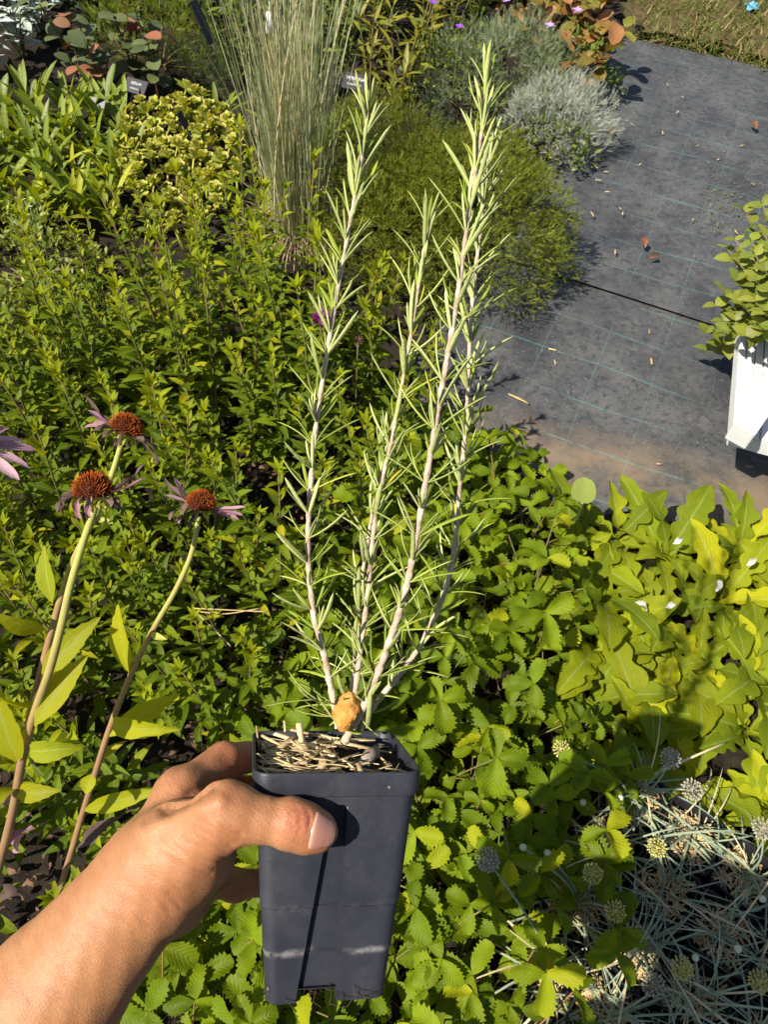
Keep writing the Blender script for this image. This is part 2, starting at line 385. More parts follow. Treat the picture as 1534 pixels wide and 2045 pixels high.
# ------------------------------------------------------------------ litter on the fabric
def straw_mesh(L, W, bend, rs):
    rr = random.Random(rs); mb = MB(); n = 4
    P = [Vector((0, L * (i / n - .5), bend * math.sin(math.pi * i / n) + W * .5)) for i in range(n + 1)]
    V, Fc, uv = tube(P, [W * .5 * rr.uniform(.75, 1.1) for _ in P], 5); V[:, 2] = V[:, 2] * .55
    mb.add(V, Fc, uv); return mb.mesh('straw_piece', M['straw'])
SM = [straw_mesh(rr.uniform(.014, .026), rr.uniform(.004, .006), .001, i) for i in range(6)]
rr = random.Random(11)
spots = [(1192, 372), (1240, 438), (1208, 355), (1187, 345), (1122, 455), (1150, 470), (1180, 440), (1390, 530 - 228), (1320, 277), (1478, 302), (1235, 428), (1200, 330),
         (1140, 655), (1108, 727), (1103, 702), (1165, 660), (1315, 930), (1495, 935), (1300, 725), (1350, 235), (1260, 260), (1415, 420), (1430, 330), (1290, 500), (1225, 515), (1075, 488),
         (1160, 700 - 32), (1296, 665), (1465, 475), (1380, 450), (1330, 180), (1240, 190), (1360, 205), (1500, 380), (1275, 340), (1210, 395)]
for (x, y) in spots:
    p = gp(x, y, 0.0); up = (p - seam).dot(sdn) > 0
    o = obj('straw_piece', random.choice(SM)); o.location = (p.x, p.y, .022 if up else .006); o.rotation_euler = (0, 0, rr.uniform(0, 3.14)); o.scale = [rr.uniform(.6, 1.15)] * 3
    tag(o, 'short pale straw piece lying on the black ground fabric', 'straw', 'straw pieces scattered on the fabric')
p = gp(1035, 800); o = obj('straw_stick', straw_mesh(.062, .0075, .003, 44)); o.location = (p.x, p.y, .005); o.rotation_euler = (0, 0, R(62))
tag(o, 'longest flat straw stick on the fabric beside the rosemary tops', 'straw')
p = gp(1270, 985); o = obj('straw_stick', straw_mesh(.045, .004, .006, 45)); o.location = (p.x, p.y, .005); o.rotation_euler = (0, 0, R(25))
tag(o, 'thin pale straw stick by the brown dirt edge of the fabric', 'straw')
M['brownleaf'] = plainmat('brown_leaf', (.20, .075, .03), (.12, .05, .025), 40, rough=.55)
for (x, y, L, az, lab) in [(1284, 507, .05, .2, 'curled glossy brown dry leaf lying midway on the fabric'), (1226, 270, .07, 2.4, 'curled rust-red dry leaf on fabric beside the silver bush'), (1310, 525, .04, 2.0, 'small twisted tan dry leaf beside the glossy brown leaf'), (1505, 270, .05, .3, 'dark brown twisted dry leaf on fabric near the far edge')]:
    p = gp(x, y); mb = MB(); V, Fc, uv = leafgrid(L, L * .45, LANCE, 8, 2, .5, 1.6, el=.8, wave=.12, twist=.8); mb.add(V, Fc, uv)
    o = mb.build('dry_leaf', M['brownleaf']); o.location = (p.x, p.y, .024); o.rotation_euler = (0, 0, az); tag(o, lab, 'leaf')
# weed specks by the shrub
M['speck'] = leafmat('weed_leaf', (.14, .17, .03), (.22, .22, .05), tr=.3)
mb = MB(); rr = random.Random(4)
for _ in range(150):
    p = gp(rr.gauss(1455, 45), rr.gauss(420, 45)); V, Fc, uv = leafgrid(rr.uniform(.006, .014), .006, OVATE, 2, 1, .2, .3)
    mb.add(V, Fc, uv, rr.random(), 0, azel((p.x, p.y, .022), rr.uniform(0, 6.3), rr.uniform(0, .6)))
tag(mb.build('tiny_weeds', M['speck']), 'sparse tiny green weed specks on the fabric beside the round-leaved shrub', 'weeds', kind='stuff')
# ================================================================== STRAWBERRY BED
def serr_leaflet(L, W, rs):
    rr = random.Random(rs)
    return leafgrid(L, W, OBOV, 16, 2, rr.uniform(.2, .75), rr.uniform(-.1, 1.0), serr=.14, wave=.06, twist=rr.uniform(-.3, .3), ph=rr.random() * 6)
def strawberry_leaf(rs):
    rr = random.Random(rs); mb = MB()
    h = rr.uniform(.10, .19); out = rr.uniform(.03, .11)
    P = spline([(0, 0, 0), (0, out * .4, h * .6), (0, out, h)], 4)
    V, Fc, uv = tube(P, .0014, 4, False); mb.add(V, Fc, uv, 0, 1)
    tilt = rr.uniform(-.75, .55); base = P[-1]
    for k, a in enumerate((0, 1.75, -1.75)):
        L = rr.uniform(.038, .058) * (1.0 if k == 0 else .94)
        V, Fc, uv = serr_leaflet(L, L * rr.uniform(.54, .70), rs * 10 + k)
        m = Matrix.Translation(base) @ Matrix.Rotation(tilt, 4, 'X') @ Matrix.Rotation(-a + rr.uniform(-.15, .15), 4, 'Z') @ Matrix.Rotation(rr.uniform(-.2, .45), 4, 'X') @ Matrix.Rotation(rr.uniform(-.25, .25), 4, 'Y')
        mb.add(V, Fc, uv, k * .07, 0, m)
    return mb.mesh('strawberry_leaf', [M['straw_leaf'], M['petiole']])
SLM = [strawberry_leaf(i + 1) for i in range(28)]
SBED = [(880, 890), (1000, 885), (1050, 960), (1075, 1080), (1110, 1190), (1130, 1350), (1135, 1480), (1170, 1580), (1150, 1700), (1080, 1800), (1075, 1950), (1020, 2150), (150, 2150), (230, 1960), (370, 1800), (440, 1640), (560, 1380), (640, 1230), (760, 1090), (850, 960)]
spts = scatter(SBED, .14, .064, 3)
rr = random.Random(21)
for i, (x, y) in enumerate(spts):
    v = Vector((x, y, .14)) - C0; dd = v.dot(FWD); px = 767 + v.dot(CX) / dd * F; py = 1022.5 - v.dot(CY) / dd * F
    wh = 'at the edge of the black fabric' if py < 1030 and px > 880 else 'bordering the pale lobed-leaf plants' if px > 1040 and py < 1500 else 'bordering the grey grassy alliums' if px > 980 else 'bordering the aster shoots' if px < 660 and py < 1500 or px < 400 else 'below the held pot' if py > 1500 else 'inside the dense bed'
    t = thing('strawberry_plant', 'strawberry plant with serrated three-part leaves ' + wh, 'strawberry plant', (x, y, .03), rr.uniform(0, 6.28), 'strawberry plants filling the bed')
    n = rr.randint(5, 8)
    for k in range(n):
        o = obj('leaf', rr.choice(SLM), t); o.rotation_euler = (rr.uniform(-.12, .12), rr.uniform(-.12, .12), k * 6.283 / n + rr.uniform(-.5, .5))
        s = rr.uniform(.68, 1.15); o.scale = (s, s, s * rr.uniform(.85, 1.3))

# ================================================================== LOBED ROSETTES (right)
def lobefn(n, depth, ph):
    def f(u):
        s = (.5 + .5 * np.cos(6.2832 * (u * n + ph) + .6 * np.sin(6.2832 * (u * n + ph)))) ** .8
        env = np.clip((.98 - u) / .45, .0, 1.0)
        return 1 - depth * s * env
    return f
def lobed_leaf(rs):
    rr = random.Random(rs); L = rr.uniform(.13, .21); W = L * rr.uniform(.26, .40); mb = MB()
    pf = prof((0, .10), (.12, .16), (.25, .6), (.45, .9), (.62, 1), (.8, .72), (.93, .32), (1, .02))
    V, Fc, uv = leafgrid(L, W, pf, 26, 2, rr.uniform(.05, .4), rr.uniform(.7, 1.5), el=0, wave=.07, ph=rr.random() * 6, lobe=lobefn(rr.choice((3.5, 4.2, 5.0)), rr.uniform(.42, .70), rr.random()), twist=rr.uniform(-.4, .4))
    mb.add(V, Fc, uv); P = [(0, y * L, .0) for y in (0, .12)]
    V, Fc, uv = tube([(0, -.004, 0), (0, L * .1, -.001)], .0022, 5, False); mb.add(V, Fc, uv)
    return mb.mesh('lobed_leaf', M['lobed_leaf'])
LLM = [lobed_leaf(i + 100) for i in range(12)]
LBED = [(1150, 1080), (1290, 1045), (1534, 1075), (1660, 1150), (1660, 1660), (1420, 1600), (1290, 1500), (1190, 1420), (1140, 1250)]
rr = random.Random(31)
for (x, y) in scatter(LBED, .10, .112, 8):
    v = Vector((x, y, .10)) - C0; dd = v.dot(FWD); px = 767 + v.dot(CX) / dd * F; py = 1022.5 - v.dot(CY) / dd * F
    wh = 'at the edge of the ground fabric' if py < 1160 else 'bordering the strawberry plants' if px < 1270 else 'bordering the allium pots' if py > 1430 else 'in the middle of its patch'
    t = thing('lobed_leaf_plant', 'pale yellow-green plant with long wavy lobed leaves ' + wh, 'plant', (x, y, .04), rr.uniform(0, 6.28), 'lobed-leaf plants in the front bed')
    n = rr.randint(9, 13)
    for k in range(n):
        o = obj('leaf', rr.choice(LLM), t); el = rr.uniform(.55, 1.25)
        o.matrix_local = azel((0, 0, rr.uniform(0, .03)), k * 2.399 + rr.uniform(-.3, .3), el, rr.uniform(-.35, .35), rr.uniform(.75, 1.12))
# taller leaves of the same kind at the edge of the bed, each its own seedling
M['paleround'] = leafmat('round_pale_leaf', (.24, .29, .06), (.28, .33, .08), tr=.4, veins=.2)
M['edge_up'] = M['lobed_leaf']
p0 = gp(1128, 1095, .03); tip = at(1156, 962, (gp(1160, 1010, .12) - C0).dot(FWD))
t = thing('round_leaf_seedling', 'seedling with a single big round pale green leaf on a thick stalk', 'plant', (p0.x, p0.y, .03))
mb = MB(); V, Fc, uv = tube(spline([(0, 0, 0), (.003, .01, .08), (0, .02, .155)], 4), .003, 6); mb.add(V, Fc, uv); mb.build('stalk', plainmat('pale_stalk', (.40, .42, .20), (.34, .38, .16)), t)
mb = MB(); V, Fc, uv = leafgrid(.056, .056, prof((0, .5), (.05, .7), (.2, .95), (.45, 1), (.75, .88), (.92, .55), (1, .15)), 10, 3, .1, .35); mb.add(V, Fc, uv)
o = mb.build('leaf', M['paleround'], t); o.matrix_local = azel((0, .02, .155), 1.6, .85, .1)
M['white_felt'] = leafmat('white_felt', (.46, .48, .42), (.58, .60, .54), tr=.2, rough=.8, trc=(1, 1, .9))
for (x, y, a) in [(1345, 1085, .4), (1430, 1180, 1.2), (1290, 1220, 2.4), (1330, 1212, .2), (1492, 1128, .6)]:
    p = gp(x, y, .17); mb = MB(); V, Fc, uv = leafgrid(.030, .013, LANCE, 10, 2, .7, 2.0, el=.8, wave=.25, twist=1.4); mb.add(V, Fc, uv)
    o = mb.build('white_leaf_scrap', M['white_felt']); o.matrix_world = azel((p.x, p.y, p.z), a, .3, .5); tag(o, 'small curled white felted leaf scrap caught among lobed leaves', 'leaf', 'white leaf scraps among the lobed leaves')

# ================================================================== ALLIUM POTS (lower right)
M['blackpot'] = plainmat('black_pot_plastic', (.012, .012, .014), (.022, .022, .025), 20, rough=.42, spec=.4, objrand=.1)
def square_ring(s, z, r, n=4):
    out = []
    for cx, cy, a0 in ((1, 1, 0), (-1, 1, 90), (-1, -1, 180), (1, -1, 270)):
        for k in range(n + 1):
            a = R(a0 + 90 * k / n); out.append((cx * (s - r) + r * math.cos(a), cy * (s - r) + r * math.sin(a), z))
    return out
def loft(rings, closed_bottom=True):
    V = [p for r in rings for p in r]; m = len(rings[0]); Fc = []
    for i in range(len(rings) - 1):
        for k in range(m):
            k2 = (k + 1) % m; Fc.append((i * m + k, i * m + k2, (i + 1) * m + k2, (i + 1) * m + k))
    if closed_bottom: Fc.append(tuple(range(m - 1, -1, -1)))
    return V, Fc
mb = MB(); V, Fc = loft([square_ring(.034, 0, .008), square_ring(.045, .10, .009)]); mb.add(V, Fc); POT_BODY = mb.mesh('pot_body', M['blackpot'])
mb = MB(); V, Fc = loft([square_ring(.0455, .096, .009), square_ring(.048, .096, .010), square_ring(.048, .112, .010), square_ring(.0455, .112, .009), square_ring(.0435, .07, .008)], False); mb.add(V, Fc); POT_RIM = mb.mesh('pot_rim', M['blackpot'], False)
mb = MB(); rr = random.Random(9); V, Fc = boxv(-.0425, .0425, -.0425, .0425, .0, .092); mb.add(V, Fc, None, 0, 1)
for _ in range(130):
    P = Vector((rr.uniform(-.038, .038), rr.uniform(-.038, .038), .093 + rr.uniform(0, .008))); a = rr.uniform(0, 3.14); L = rr.uniform(.008, .028)
    d = Vector((math.cos(a), math.sin(a), rr.uniform(-.15, .15))) * L * .5
    V, Fc, uv = tube([P - d, P + d], rr.uniform(.0008, .0022), 4); mb.add(V, Fc, uv, rr.random(), 0)
POT_MULCH = mb.mesh('straw_mulch', [M['straw'], M['soil']], False)
BL = []
for i in range(18):
    r_ = random.Random(300 + i); mb = MB(); V, Fc, uv = leafgrid(r_.uniform(.10, .22), r_.uniform(.0024, .0042), STRAP, 10, 1, .3, r_.uniform(.8, 3.2), twist=r_.uniform(-1.2, 1.2)); mb.add(V, Fc, uv); BL.append(mb.mesh('allium_blade', M['allium']))
M['head_y'] = plainmat('allium_seedhead_yellow', (.42, .38, .08), (.50, .46, .16), 90)
M['head_g'] = plainmat('allium_seedhead_grey', (.38, .34, .26), (.30, .27, .20), 90)
def seedhead(r, seed, mat):
    r_ = random.Random(seed); mb = MB(); V, Fc, uv = tube([(0, 0, -r * .25), (0, 0, 0), (0, 0, r * .25)], [r * .1, r * .25, r * .1], 6); mb.add(V, Fc, uv)
    for k in range(64):
        z = 1 - 1.75 * (k + .5) / 64; a = k * 2.39996; q = math.sqrt(max(0, 1 - z * z)); d = Vector((q * math.cos(a), q * math.sin(a), z)); l = r * r_.uniform(.85, 1.05)
        V, Fc, uv = tube([d * r * .15, d * l * .78], r * .022, 3, False); mb.add(V, Fc, uv)
        V, Fc, uv = tube([d * l * .74, d * l * .88, d * l], [r * .035, r * .10, r * .03], 5); mb.add(V, Fc, uv, r_.random())
    return mb.mesh('seed_head', mat)
SHY = seedhead(.0165, 1, M['head_y']); SHG = seedhead(.0185, 2, M['head_g'])
M['bud'] = plainmat('allium_bud', (.55, .58, .38), (.62, .62, .48), 60)
mb = MB(); V, Fc, uv = tube([(0, 0, -.006), (0, 0, -.004), (0, 0, 0), (0, 0, .004), (0, 0, .0075)], [.001, .0045, .0058, .004, .0004], 8); mb.add(V, Fc, uv); BUD = mb.mesh('bud', M['bud'])
M['scape'] = plainmat('allium_scape', (.20, .26, .18), (.26, .32, .22), 30)
rr = random.Random(55)
ABED = [(1150, 1640), (1290, 1580), (1420, 1640), (1600, 1700), (1700, 2150), (1040, 2150), (1080, 1900), (1110, 1740)]
A0 = gp(1200, 1700, .1); ax = Vector((math.cos(R(-33)), math.sin(R(-33)), 0)); ay = Vector((-ax.y, ax.x, 0))
Pp = [gp(a, b, .11) for a, b in ABED]
pots = []
for i in range(-8, 9):
    for j in range(-8, 9):
        p = A0 + ax * (.104 * i) + ay * (.104 * j)
        if inpoly(p.x, p.y, Pp): pots.append(p)
for p in pots:
    rz = R(-33) + rr.uniform(-.08, .08)
    t = thing('nursery_pot', 'small square black nursery pot mulched with straw under grassy grey alliums', 'pot', (p.x, p.y, .032), rz, 'black pots holding the alliums')
    obj('body', POT_BODY, t); obj('rim', POT_RIM, t); o = obj('straw_mulch', POT_MULCH, t); o.rotation_euler.z = rr.choice((0, 1.5708, 3.14159)); o.scale = (.98, .98, 1)
    a = thing('allium_clump', 'tuft of thin blue-grey grassy allium leaves growing in a black pot', 'plant', (p.x, p.y, .125), rr.uniform(0, 6.28), 'allium clumps in black pots')
    for k in range(rr.randint(26, 34)):
        o = obj('blade', rr.choice(BL), a); o.matrix_local = azel((rr.gauss(0, .016), rr.gauss(0, .016), 0), rr.uniform(0, 6.28), rr.uniform(.35, 1.35), rr.uniform(-.6, .6), rr.uniform(.7, 1.1))
# flower stalks: each a thing of its own where its head shows
def scape(px, py, z, kind, lab, grp):
    top = gp(px, py, z); best = min(pots, key=lambda q: (q.x - top.x) ** 2 + (q.y - top.y) ** 2) if pots else top
    t = thing('allium_flower_stalk', lab, 'seed head', (best.x, best.y, .125), 0, grp)
    l = Vector((top.x - best.x, top.y - best.y, top.z - .125))
    P = spline([Vector((0, 0, 0)), Vector((l.x * .3, l.y * .3, l.z * .6)), l], 5)
    mb = MB(); V, Fc, uv = tube(P, [.0022 - .0008 * i / len(P) for i in range(len(P))], 5); mb.add(V, Fc, uv); mb.build('stalk', M['scape'], t)
    o = obj('seed_head', {'y': SHY, 'g': SHG, 'b': BUD}[kind], t); o.location = l; o.rotation_euler = (rr.uniform(-.4, .4), rr.uniform(-.4, .4), rr.uniform(0, 6))
for (x, y, z) in [(1230, 1820, .24), (1185, 1745, .25), (1363, 1933, .24), (1518, 1960, .24), (1122, 1496, .22), (1313, 1693, .2)]: scape(x, y, z, 'y', 'round yellow-green allium seed head on a thin grey stalk', 'yellow allium seed heads')
for (x, y, z) in [(1340, 1515, .28), (1383, 1577, .26), (975, 1717, .30), (1525, 1655, .26), (1305, 1965, .2)]: scape(x, y, z, 'g', 'round dry grey-beige allium seed head on a thin stalk', 'grey allium seed heads')
for (x, y, z) in [(1045, 1692, .26), (1094, 1704, .24), (1165, 1602, .2), (1240, 1593, .2), (1110, 2000, .22), (1475, 1895, .2), (1390, 1912, .18), (1524, 1795, .2)]: scape(x, y, z, 'b', 'closed pale allium bud on a bent grey stalk', 'closed allium buds')
mb = MB(); rr = random.Random(77)
for (x, y) in scatter(ABED, .05, .012, 12, 2500):
    a = rr.uniform(0, 3.14); L = rr.uniform(.015, .05); P = Vector((x, y, .05 + rr.uniform(0, .05))); d = Vector((math.cos(a), math.sin(a), rr.uniform(-.3, .3))) * L * .5
    V, Fc, uv = tube([P - d, P + Vector((0, 0, .003)), P + d], rr.uniform(.0007, .0018), 4); mb.add(V, Fc, uv, rr.random())
tag(mb.build('straw_mulch', M['straw']), 'loose pale straw mulch strewn between the allium pots', 'straw', kind='stuff')
# ================================================================== ASTER SHOOTS (left bed)
ALM = []
for i in range(9):
    r_ = random.Random(500 + i); mb = MB(); V, Fc, uv = leafgrid(r_.uniform(.046, .064), r_.uniform(.0135, .0185), LANCE, 6, 1, r_.uniform(.2, .55), r_.uniform(.2, 1.1), serr=.0, twist=r_.uniform(-.4, .4)); mb.add(V, Fc, uv); ALM.append((V, Fc, uv, mb.mesh('aster_leaf', M['aster_leaf']), mb.mesh('aster_young_leaf', M['aster_tip'])))
def shoot_layout(seed, H):
    """leaf matrices along one upright shoot: spiral, long and spreading low down, short and closed at the tip"""
    r_ = random.Random(seed); out = []; n = int(H / .0112); a = r_.random() * 6
    lean = (r_.gauss(0, .05), r_.gauss(0, .05))
    for k in range(n):
        u = k / (n - 1)
        if u < .12: continue
        z = H * (.05 + .95 * u); a += 2.399 + r_.uniform(-.25, .25)
        el = .38 + .85 * u ** 2 + r_.uniform(-.22, .22); s = (1.15 - .62 * max(0, u - .35) / .65) * r_.uniform(.85, 1.12)
        out.append((azel((lean[0] * z * 1.5, lean[1] * z * 1.5, z), a, el, r_.uniform(-.3, .3), s), r_.randrange(len(ALM)), u > .80))
    for k in range(6):
        out.append((azel((lean[0] * H * 1.5, lean[1] * H * 1.5, H * .995), k * 1.05 + r_.random(), 1.15 + r_.uniform(-.15, .2), 0, .5), r_.randrange(len(ALM)), True))
    stem = [(lean[0] * z * 1.5, lean[1] * z * 1.5, z) for z in (0, H * .33, H * .66, H)]
    return out, stem
VAR = []
for i in range(8):
    H = .34 + .03 * i; lay, stem = shoot_layout(700 + i, H)
    mb = MB(); V, Fc, uv = tube(stem, [.0030, .0026, .0021, .0012], 5); mb.add(V, Fc, uv); st = mb.mesh('aster_stem', M['aster_stem'])
    r_ = random.Random(i); mb = MB()
    for m, k, yg in lay: mb.add(ALM[k][0], ALM[k][1], ALM[k][2], r_.random(), 1 if yg else 0, m)
    VAR.append((H, lay, st, mb.mesh('aster_foliage', [M['aster_leaf'], M['aster_tip']])))
ABD = [(-160, 560), (230, 560), (330, 480), (470, 425), (560, 480), (640, 600), (740, 610), (800, 690), (850, 800), (850, 900), (760, 1010), (640, 1140), (560, 1270), (500, 1370), (400, 1500), (250, 1700), (-160, 1900)]
apts = scatter(ABD, .30, .062, 17, 9000)
GAPS = [(530, 930, 55), (545, 1010, 45), (440, 1200, 50), (300, 1470, 60), (200, 1500, 45), (660, 1040, 40), (20, 1720, 90)]
rr = random.Random(63)
apts.sort(key=lambda q: q[1])
nnear = 0
for (x, y) in apts:
    v = Vector((x, y, .2)) - C0; dd = v.dot(FWD); px = 767 + v.dot(CX) / dd * F; py = 1022.5 - v.dot(CY) / dd * F
    if any((px - a) ** 2 + (py - b) ** 2 < r * r for a, b, r in GAPS): continue
    near = y < .95 and -60 < px
    H, lay, st, fol = rr.choice(VAR[:4] if near else VAR[2:])
    wh = 'in front of the succulent rosettes' if py < 620 and 200 < px < 470 else 'at the foot of the tall ornamental grass' if py < 680 and px >= 470 else 'beside the white-flowered catmint' if px <= 200 and py < 760 else 'around the coneflower stems' if px < 330 and py > 760 else 'bordering the strawberry bed' if px > 560 and py > 800 else 'in the middle of the left bed'
    t = thing('aster_shoot', 'upright leafy green aster shoot with pointed leaves ' + wh, 'plant', (x, y, .02), rr.uniform(0, 6.28), 'leafy aster shoots in the left bed')
    t.rotation_euler = (rr.gauss(0, .10), rr.gauss(0, .10), t.rotation_euler.z); s = rr.uniform(.82, 1.12); t.scale = (s, s, s)
    obj('stem', st, t)
    if near and nnear < 60:
        nnear += 1
        for m, k, yg in lay: o = obj('leaf', ALM[k][4 if yg else 3], t); o.matrix_local = m
    else: obj('foliage', fol, t)
# brown litter in the gaps of the bed
mb = MB(); rr = random.Random(78)
for (x, y) in scatter([(100, 1250), (520, 900), (700, 1000), (560, 1350), (420, 1650), (0, 1900), (-50, 1500)], .04, .018, 13, 3000):
    V, Fc, uv = leafgrid(rr.uniform(.012, .03), rr.uniform(.006, .014), LANCE, 4, 1, .6, 1.4, el=.6, wave=.2, twist=1.2); mb.add(V, Fc, uv, rr.random(), 0, azel((x, y, .042 + rr.uniform(0, .02)), rr.uniform(0, 6.3), rr.uniform(-.3, .6), rr.uniform(-1, 1)))
tag(mb.build('leaf_litter', M['dryleaf']), 'brown shrivelled leaf litter on the soil between the aster shoots', 'leaf litter', kind='stuff')
# pink thistle-like flower in the bed, and two spent brown heads
M['magenta'] = plainmat('magenta_petal', (.42, .03, .36), (.55, .07, .46), 200, rough=.6)
M['spent'] = plainmat('spent_flower', (.12, .05, .06), (.20, .10, .06), 200, rough=.8)
def pompom(px, py, z, r, mat, lab, n=70):
    top = gp(px, py, z); t = thing('pompom_flower', lab, 'flower', (top.x, top.y - .02, .03))
    mb = MB(); l = Vector((0, .02, z - .03)); V, Fc, uv = tube(spline([(0, 0, 0), (0, .006, l.z * .5), l - Vector((0, 0, r * .5))], 4), .0016, 5); mb.add(V, Fc, uv); mb.build('stem', M['aster_stem'], t)
    mb = MB(); r_ = random.Random(n)
    for k in range(n):
        q = 1 - 1.35 * (k + .5) / n; a = k * 2.4; s = math.sqrt(max(0, 1 - q * q)); d = Vector((s * math.cos(a), s * math.sin(a), q))
        V, Fc, uv = leafgrid(r, r * .22, STRAP, 3, 1, .2, .5); mb.add(V, Fc, uv, r_.random(), 0, frame(l + d * r * .05, d, (d.y, -d.x, .3)))
    mb.build('flower_head', mat, t)
pompom(640, 634, .44, .021, M['magenta'], 'round magenta thistle-like flower behind the leftmost rosemary stem')
pompom(310, 500, .45, .014, M['spent'], 'small spent dark purple flower head among aster tips', 40)
pompom(715, 680, .40, .012, M['spent'], 'small spent brown flower head between the two left rosemary stems', 40)
# dry grass stalk lying across the bed
t = MB()
for a, b, c in [((385, 1215), (450, 1218), (535, 1222)), ((400, 1222), (450, 1226), (520, 1215)), ((385, 1218), (420, 1250), (460, 1290))]:
    V, Fc, uv = tube(spline([gp(*a, .30), gp(*b, .31), gp(*c, .30)], 6), .0011, 4); t.add(V, Fc, uv)
tag(t.build('dry_grass_stalk', M['straw']), 'thin dry straw-coloured grass stalk bent across the aster bed', 'grass stalk')

# ================================================================== FINE AND SMALL-LEAVED CLUMPS
def fill(name, part, label, cat, centre, radii, n, leaf, mat, L, up=.5, seed=1, clumps=14, sprig=1, group=None, shell=.55):
    """a rounded plant: sprigs of small leaves through a mound, in light and loose clumps"""
    r_ = random.Random(seed); t = thing(name, label, cat, centre, 0, group)
    mb = MB()
    cl = []
    for k in range(clumps):
        a = k * 2.39996 + r_.uniform(-.3, .3); z = .06 + .92 * (k + .5) / clumps; q = 1.0
        q = math.sqrt(max(0, 1 - z * z)); cl.append((Vector((q * math.cos(a), q * math.sin(a), z)) * r_.uniform(.86, 1.06), min(.42, 1.75 / math.sqrt(clumps)) * r_.uniform(.75, 1.15)))
    for i in range(n):
        c, cr = cl[i % clumps]
        a = r_.uniform(0, 6.28); zz = r_.uniform(-.35, 1); s = math.sqrt(1 - zz * zz); d = Vector((s * math.cos(a), s * math.sin(a), zz))
        p = c * .8 + d * cr * r_.uniform(shell, 1.0)
        P = Vector((p.x * radii[0], p.y * radii[1], max(.01, p.z * radii[2])))
        dirv = (d * .7 + c * .35 + Vector((0, 0, up * .7)) + Vector((r_.gauss(0, .45), r_.gauss(0, .45), r_.gauss(0, .45)))).normalized()
        for k in range(sprig):
            V, Fc, uv = leaf[r_.randrange(len(leaf))]
            m = frame(P + dirv * L * .25 * k, dirv + Vector((r_.gauss(0, .6), r_.gauss(0, .6), r_.gauss(0, .4))) * (0 if sprig == 1 else .8), (r_.gauss(0, 1), r_.gauss(0, 1), 1)) @ Matrix.Scale(r_.uniform(.7, 1.2), 4)
            mb.add(V, Fc, uv, r_.random(), 0, m)
    o = mb.build(part, mat, t); o['kind'] = 'stuff'
    mb = MB()
    for k in range(9):
        c, cr = cl[k % clumps]; q = Vector((c.x * radii[0] * .7, c.y * radii[1] * .7, c.z * radii[2] * .75))
        V, Fc, uv = tube(spline([(0, 0, 0), (q.x * .3, q.y * .3, q.z * .5), q], 3), [.004, .004, .0035, .003, .0025, .002, .0015], 5); mb.add(V, Fc, uv)
    mb.build('stems', M['aster_stem'], t)
    return t
def feather(L, nside=6, seed=1, wd=.0016):
    """one finely cut leaf: a rib with short side threads"""
    r_ = random.Random(seed); mb = MB()
    V, Fc, uv = leafgrid(L, wd, STRAP, 3, 1, .2, .5); mb.add(V, Fc, uv)
    for k in range(nside):
        for s in (-1, 1):
            V, Fc, uv = leafgrid(L * r_.uniform(.2, .34), wd * 1.2, STRAP, 1, 1, .1, 0)
            mb.add(V, Fc, uv, 0, 0, azel((0, L * (.15 + .8 * k / nside), 0), 1.57 - s * r_.uniform(.5, .9), r_.uniform(-.2, .5)))
    return np.concatenate(mb.V), mb.Fc, np.concatenate(mb.UV)
M['feather'] = leafmat('feathery_green', (.135, .165, .012), (.225, .245, .020), (.105, .135, .014), .25, tr=.3, rough=.6, spec=.25)
M['blugreen'] = leafmat('bluegreen_fine', (.07, .11, .06), (.10, .14, .08), tr=.25, rough=.6)
M['silver'] = leafmat('silver_fine', (.36, .38, .32), (.50, .52, .45), (.30, .34, .22), .2, tr=.15, rough=.75, spec=.2, trc=(1.1, 1.1, .9))
M['silver2'] = leafmat('silvery_green_fine', (.22, .27, .15), (.33, .37, .24), (.16, .2, .08), .25, tr=.2, rough=.7, spec=.2, trc=(1.2, 1.2, .7))
FT = [feather(.022, 4, i, .0022) for i in range(4)]
FS = [feather(.030, 5, 20 + i, .0012) for i in range(4)]
def base(px, py, z): q = gp(px, py, z); return (q.x, q.y, .03)
fill('feathery_bush', 'foliage', 'large rounded bush of fine feathery olive-green foliage beside the path', 'bush', base(930, 400, .2), (.40, .42, .36), 13000, FT, M['feather'], .03, .3, 3, 120)
fill('feathery_bush', 'foliage', 'lower feathery green bush between ornamental grass and rosemary tops', 'bush', base(770, 440, .16), (.28, .26, .30), 6000, FT, M['feather'], .03, .3, 4, 60)
fill('feathery_bush', 'foliage', 'feathery olive-green bush behind the short rosemary stem tip', 'bush', base(760, 300, .18), (.32, .28, .32), 6500, FT, M['feather'], .03, .3, 14, 66)
fill('blue_green_tuft', 'foliage', 'small blue-green tuft of fine leaves amid the feathery bush', 'bush', base(870, 235, .3), (.11, .10, .36), 500, FS, M['blugreen'], .03, .7, 5, 8)
fill('silver_bush', 'foliage', 'silver-grey fine-leaved cushion bush at the edge of the fabric', 'bush', base(1120, 225, .14), (.22, .20, .24), 3000, FS, M['silver'], .03, .6, 6, 40)
fill('silvery_bush', 'foliage', 'loose silvery-green bush with thin wiry shoots behind the silver cushion', 'bush', base(1010, 130, .18), (.32, .26, .34), 4200, FS, M['silver2'], .03, .9, 7, 44)
OV = [leafgrid(.020, .011, OVATE, 3, 1, .3, .5) for _ in range(1)] + [leafgrid(.024, .012, OVATE, 3, 1, .2, .8)]
M['smallgreen'] = leafmat('small_green_leaf', (.085, .14, .014), (.14, .19, .02), (.2, .22, .02), .12, tr=.35)
M['golden'] = leafmat('golden_leaf', (.20, .21, .015), (.32, .28, .015), (.12, .15, .02), .25, tr=.4)
M['palegreen'] = leafmat('pale_green_leaf', (.17, .22, .025), (.25, .29, .04), (.32, .32, .04), .12, tr=.35)
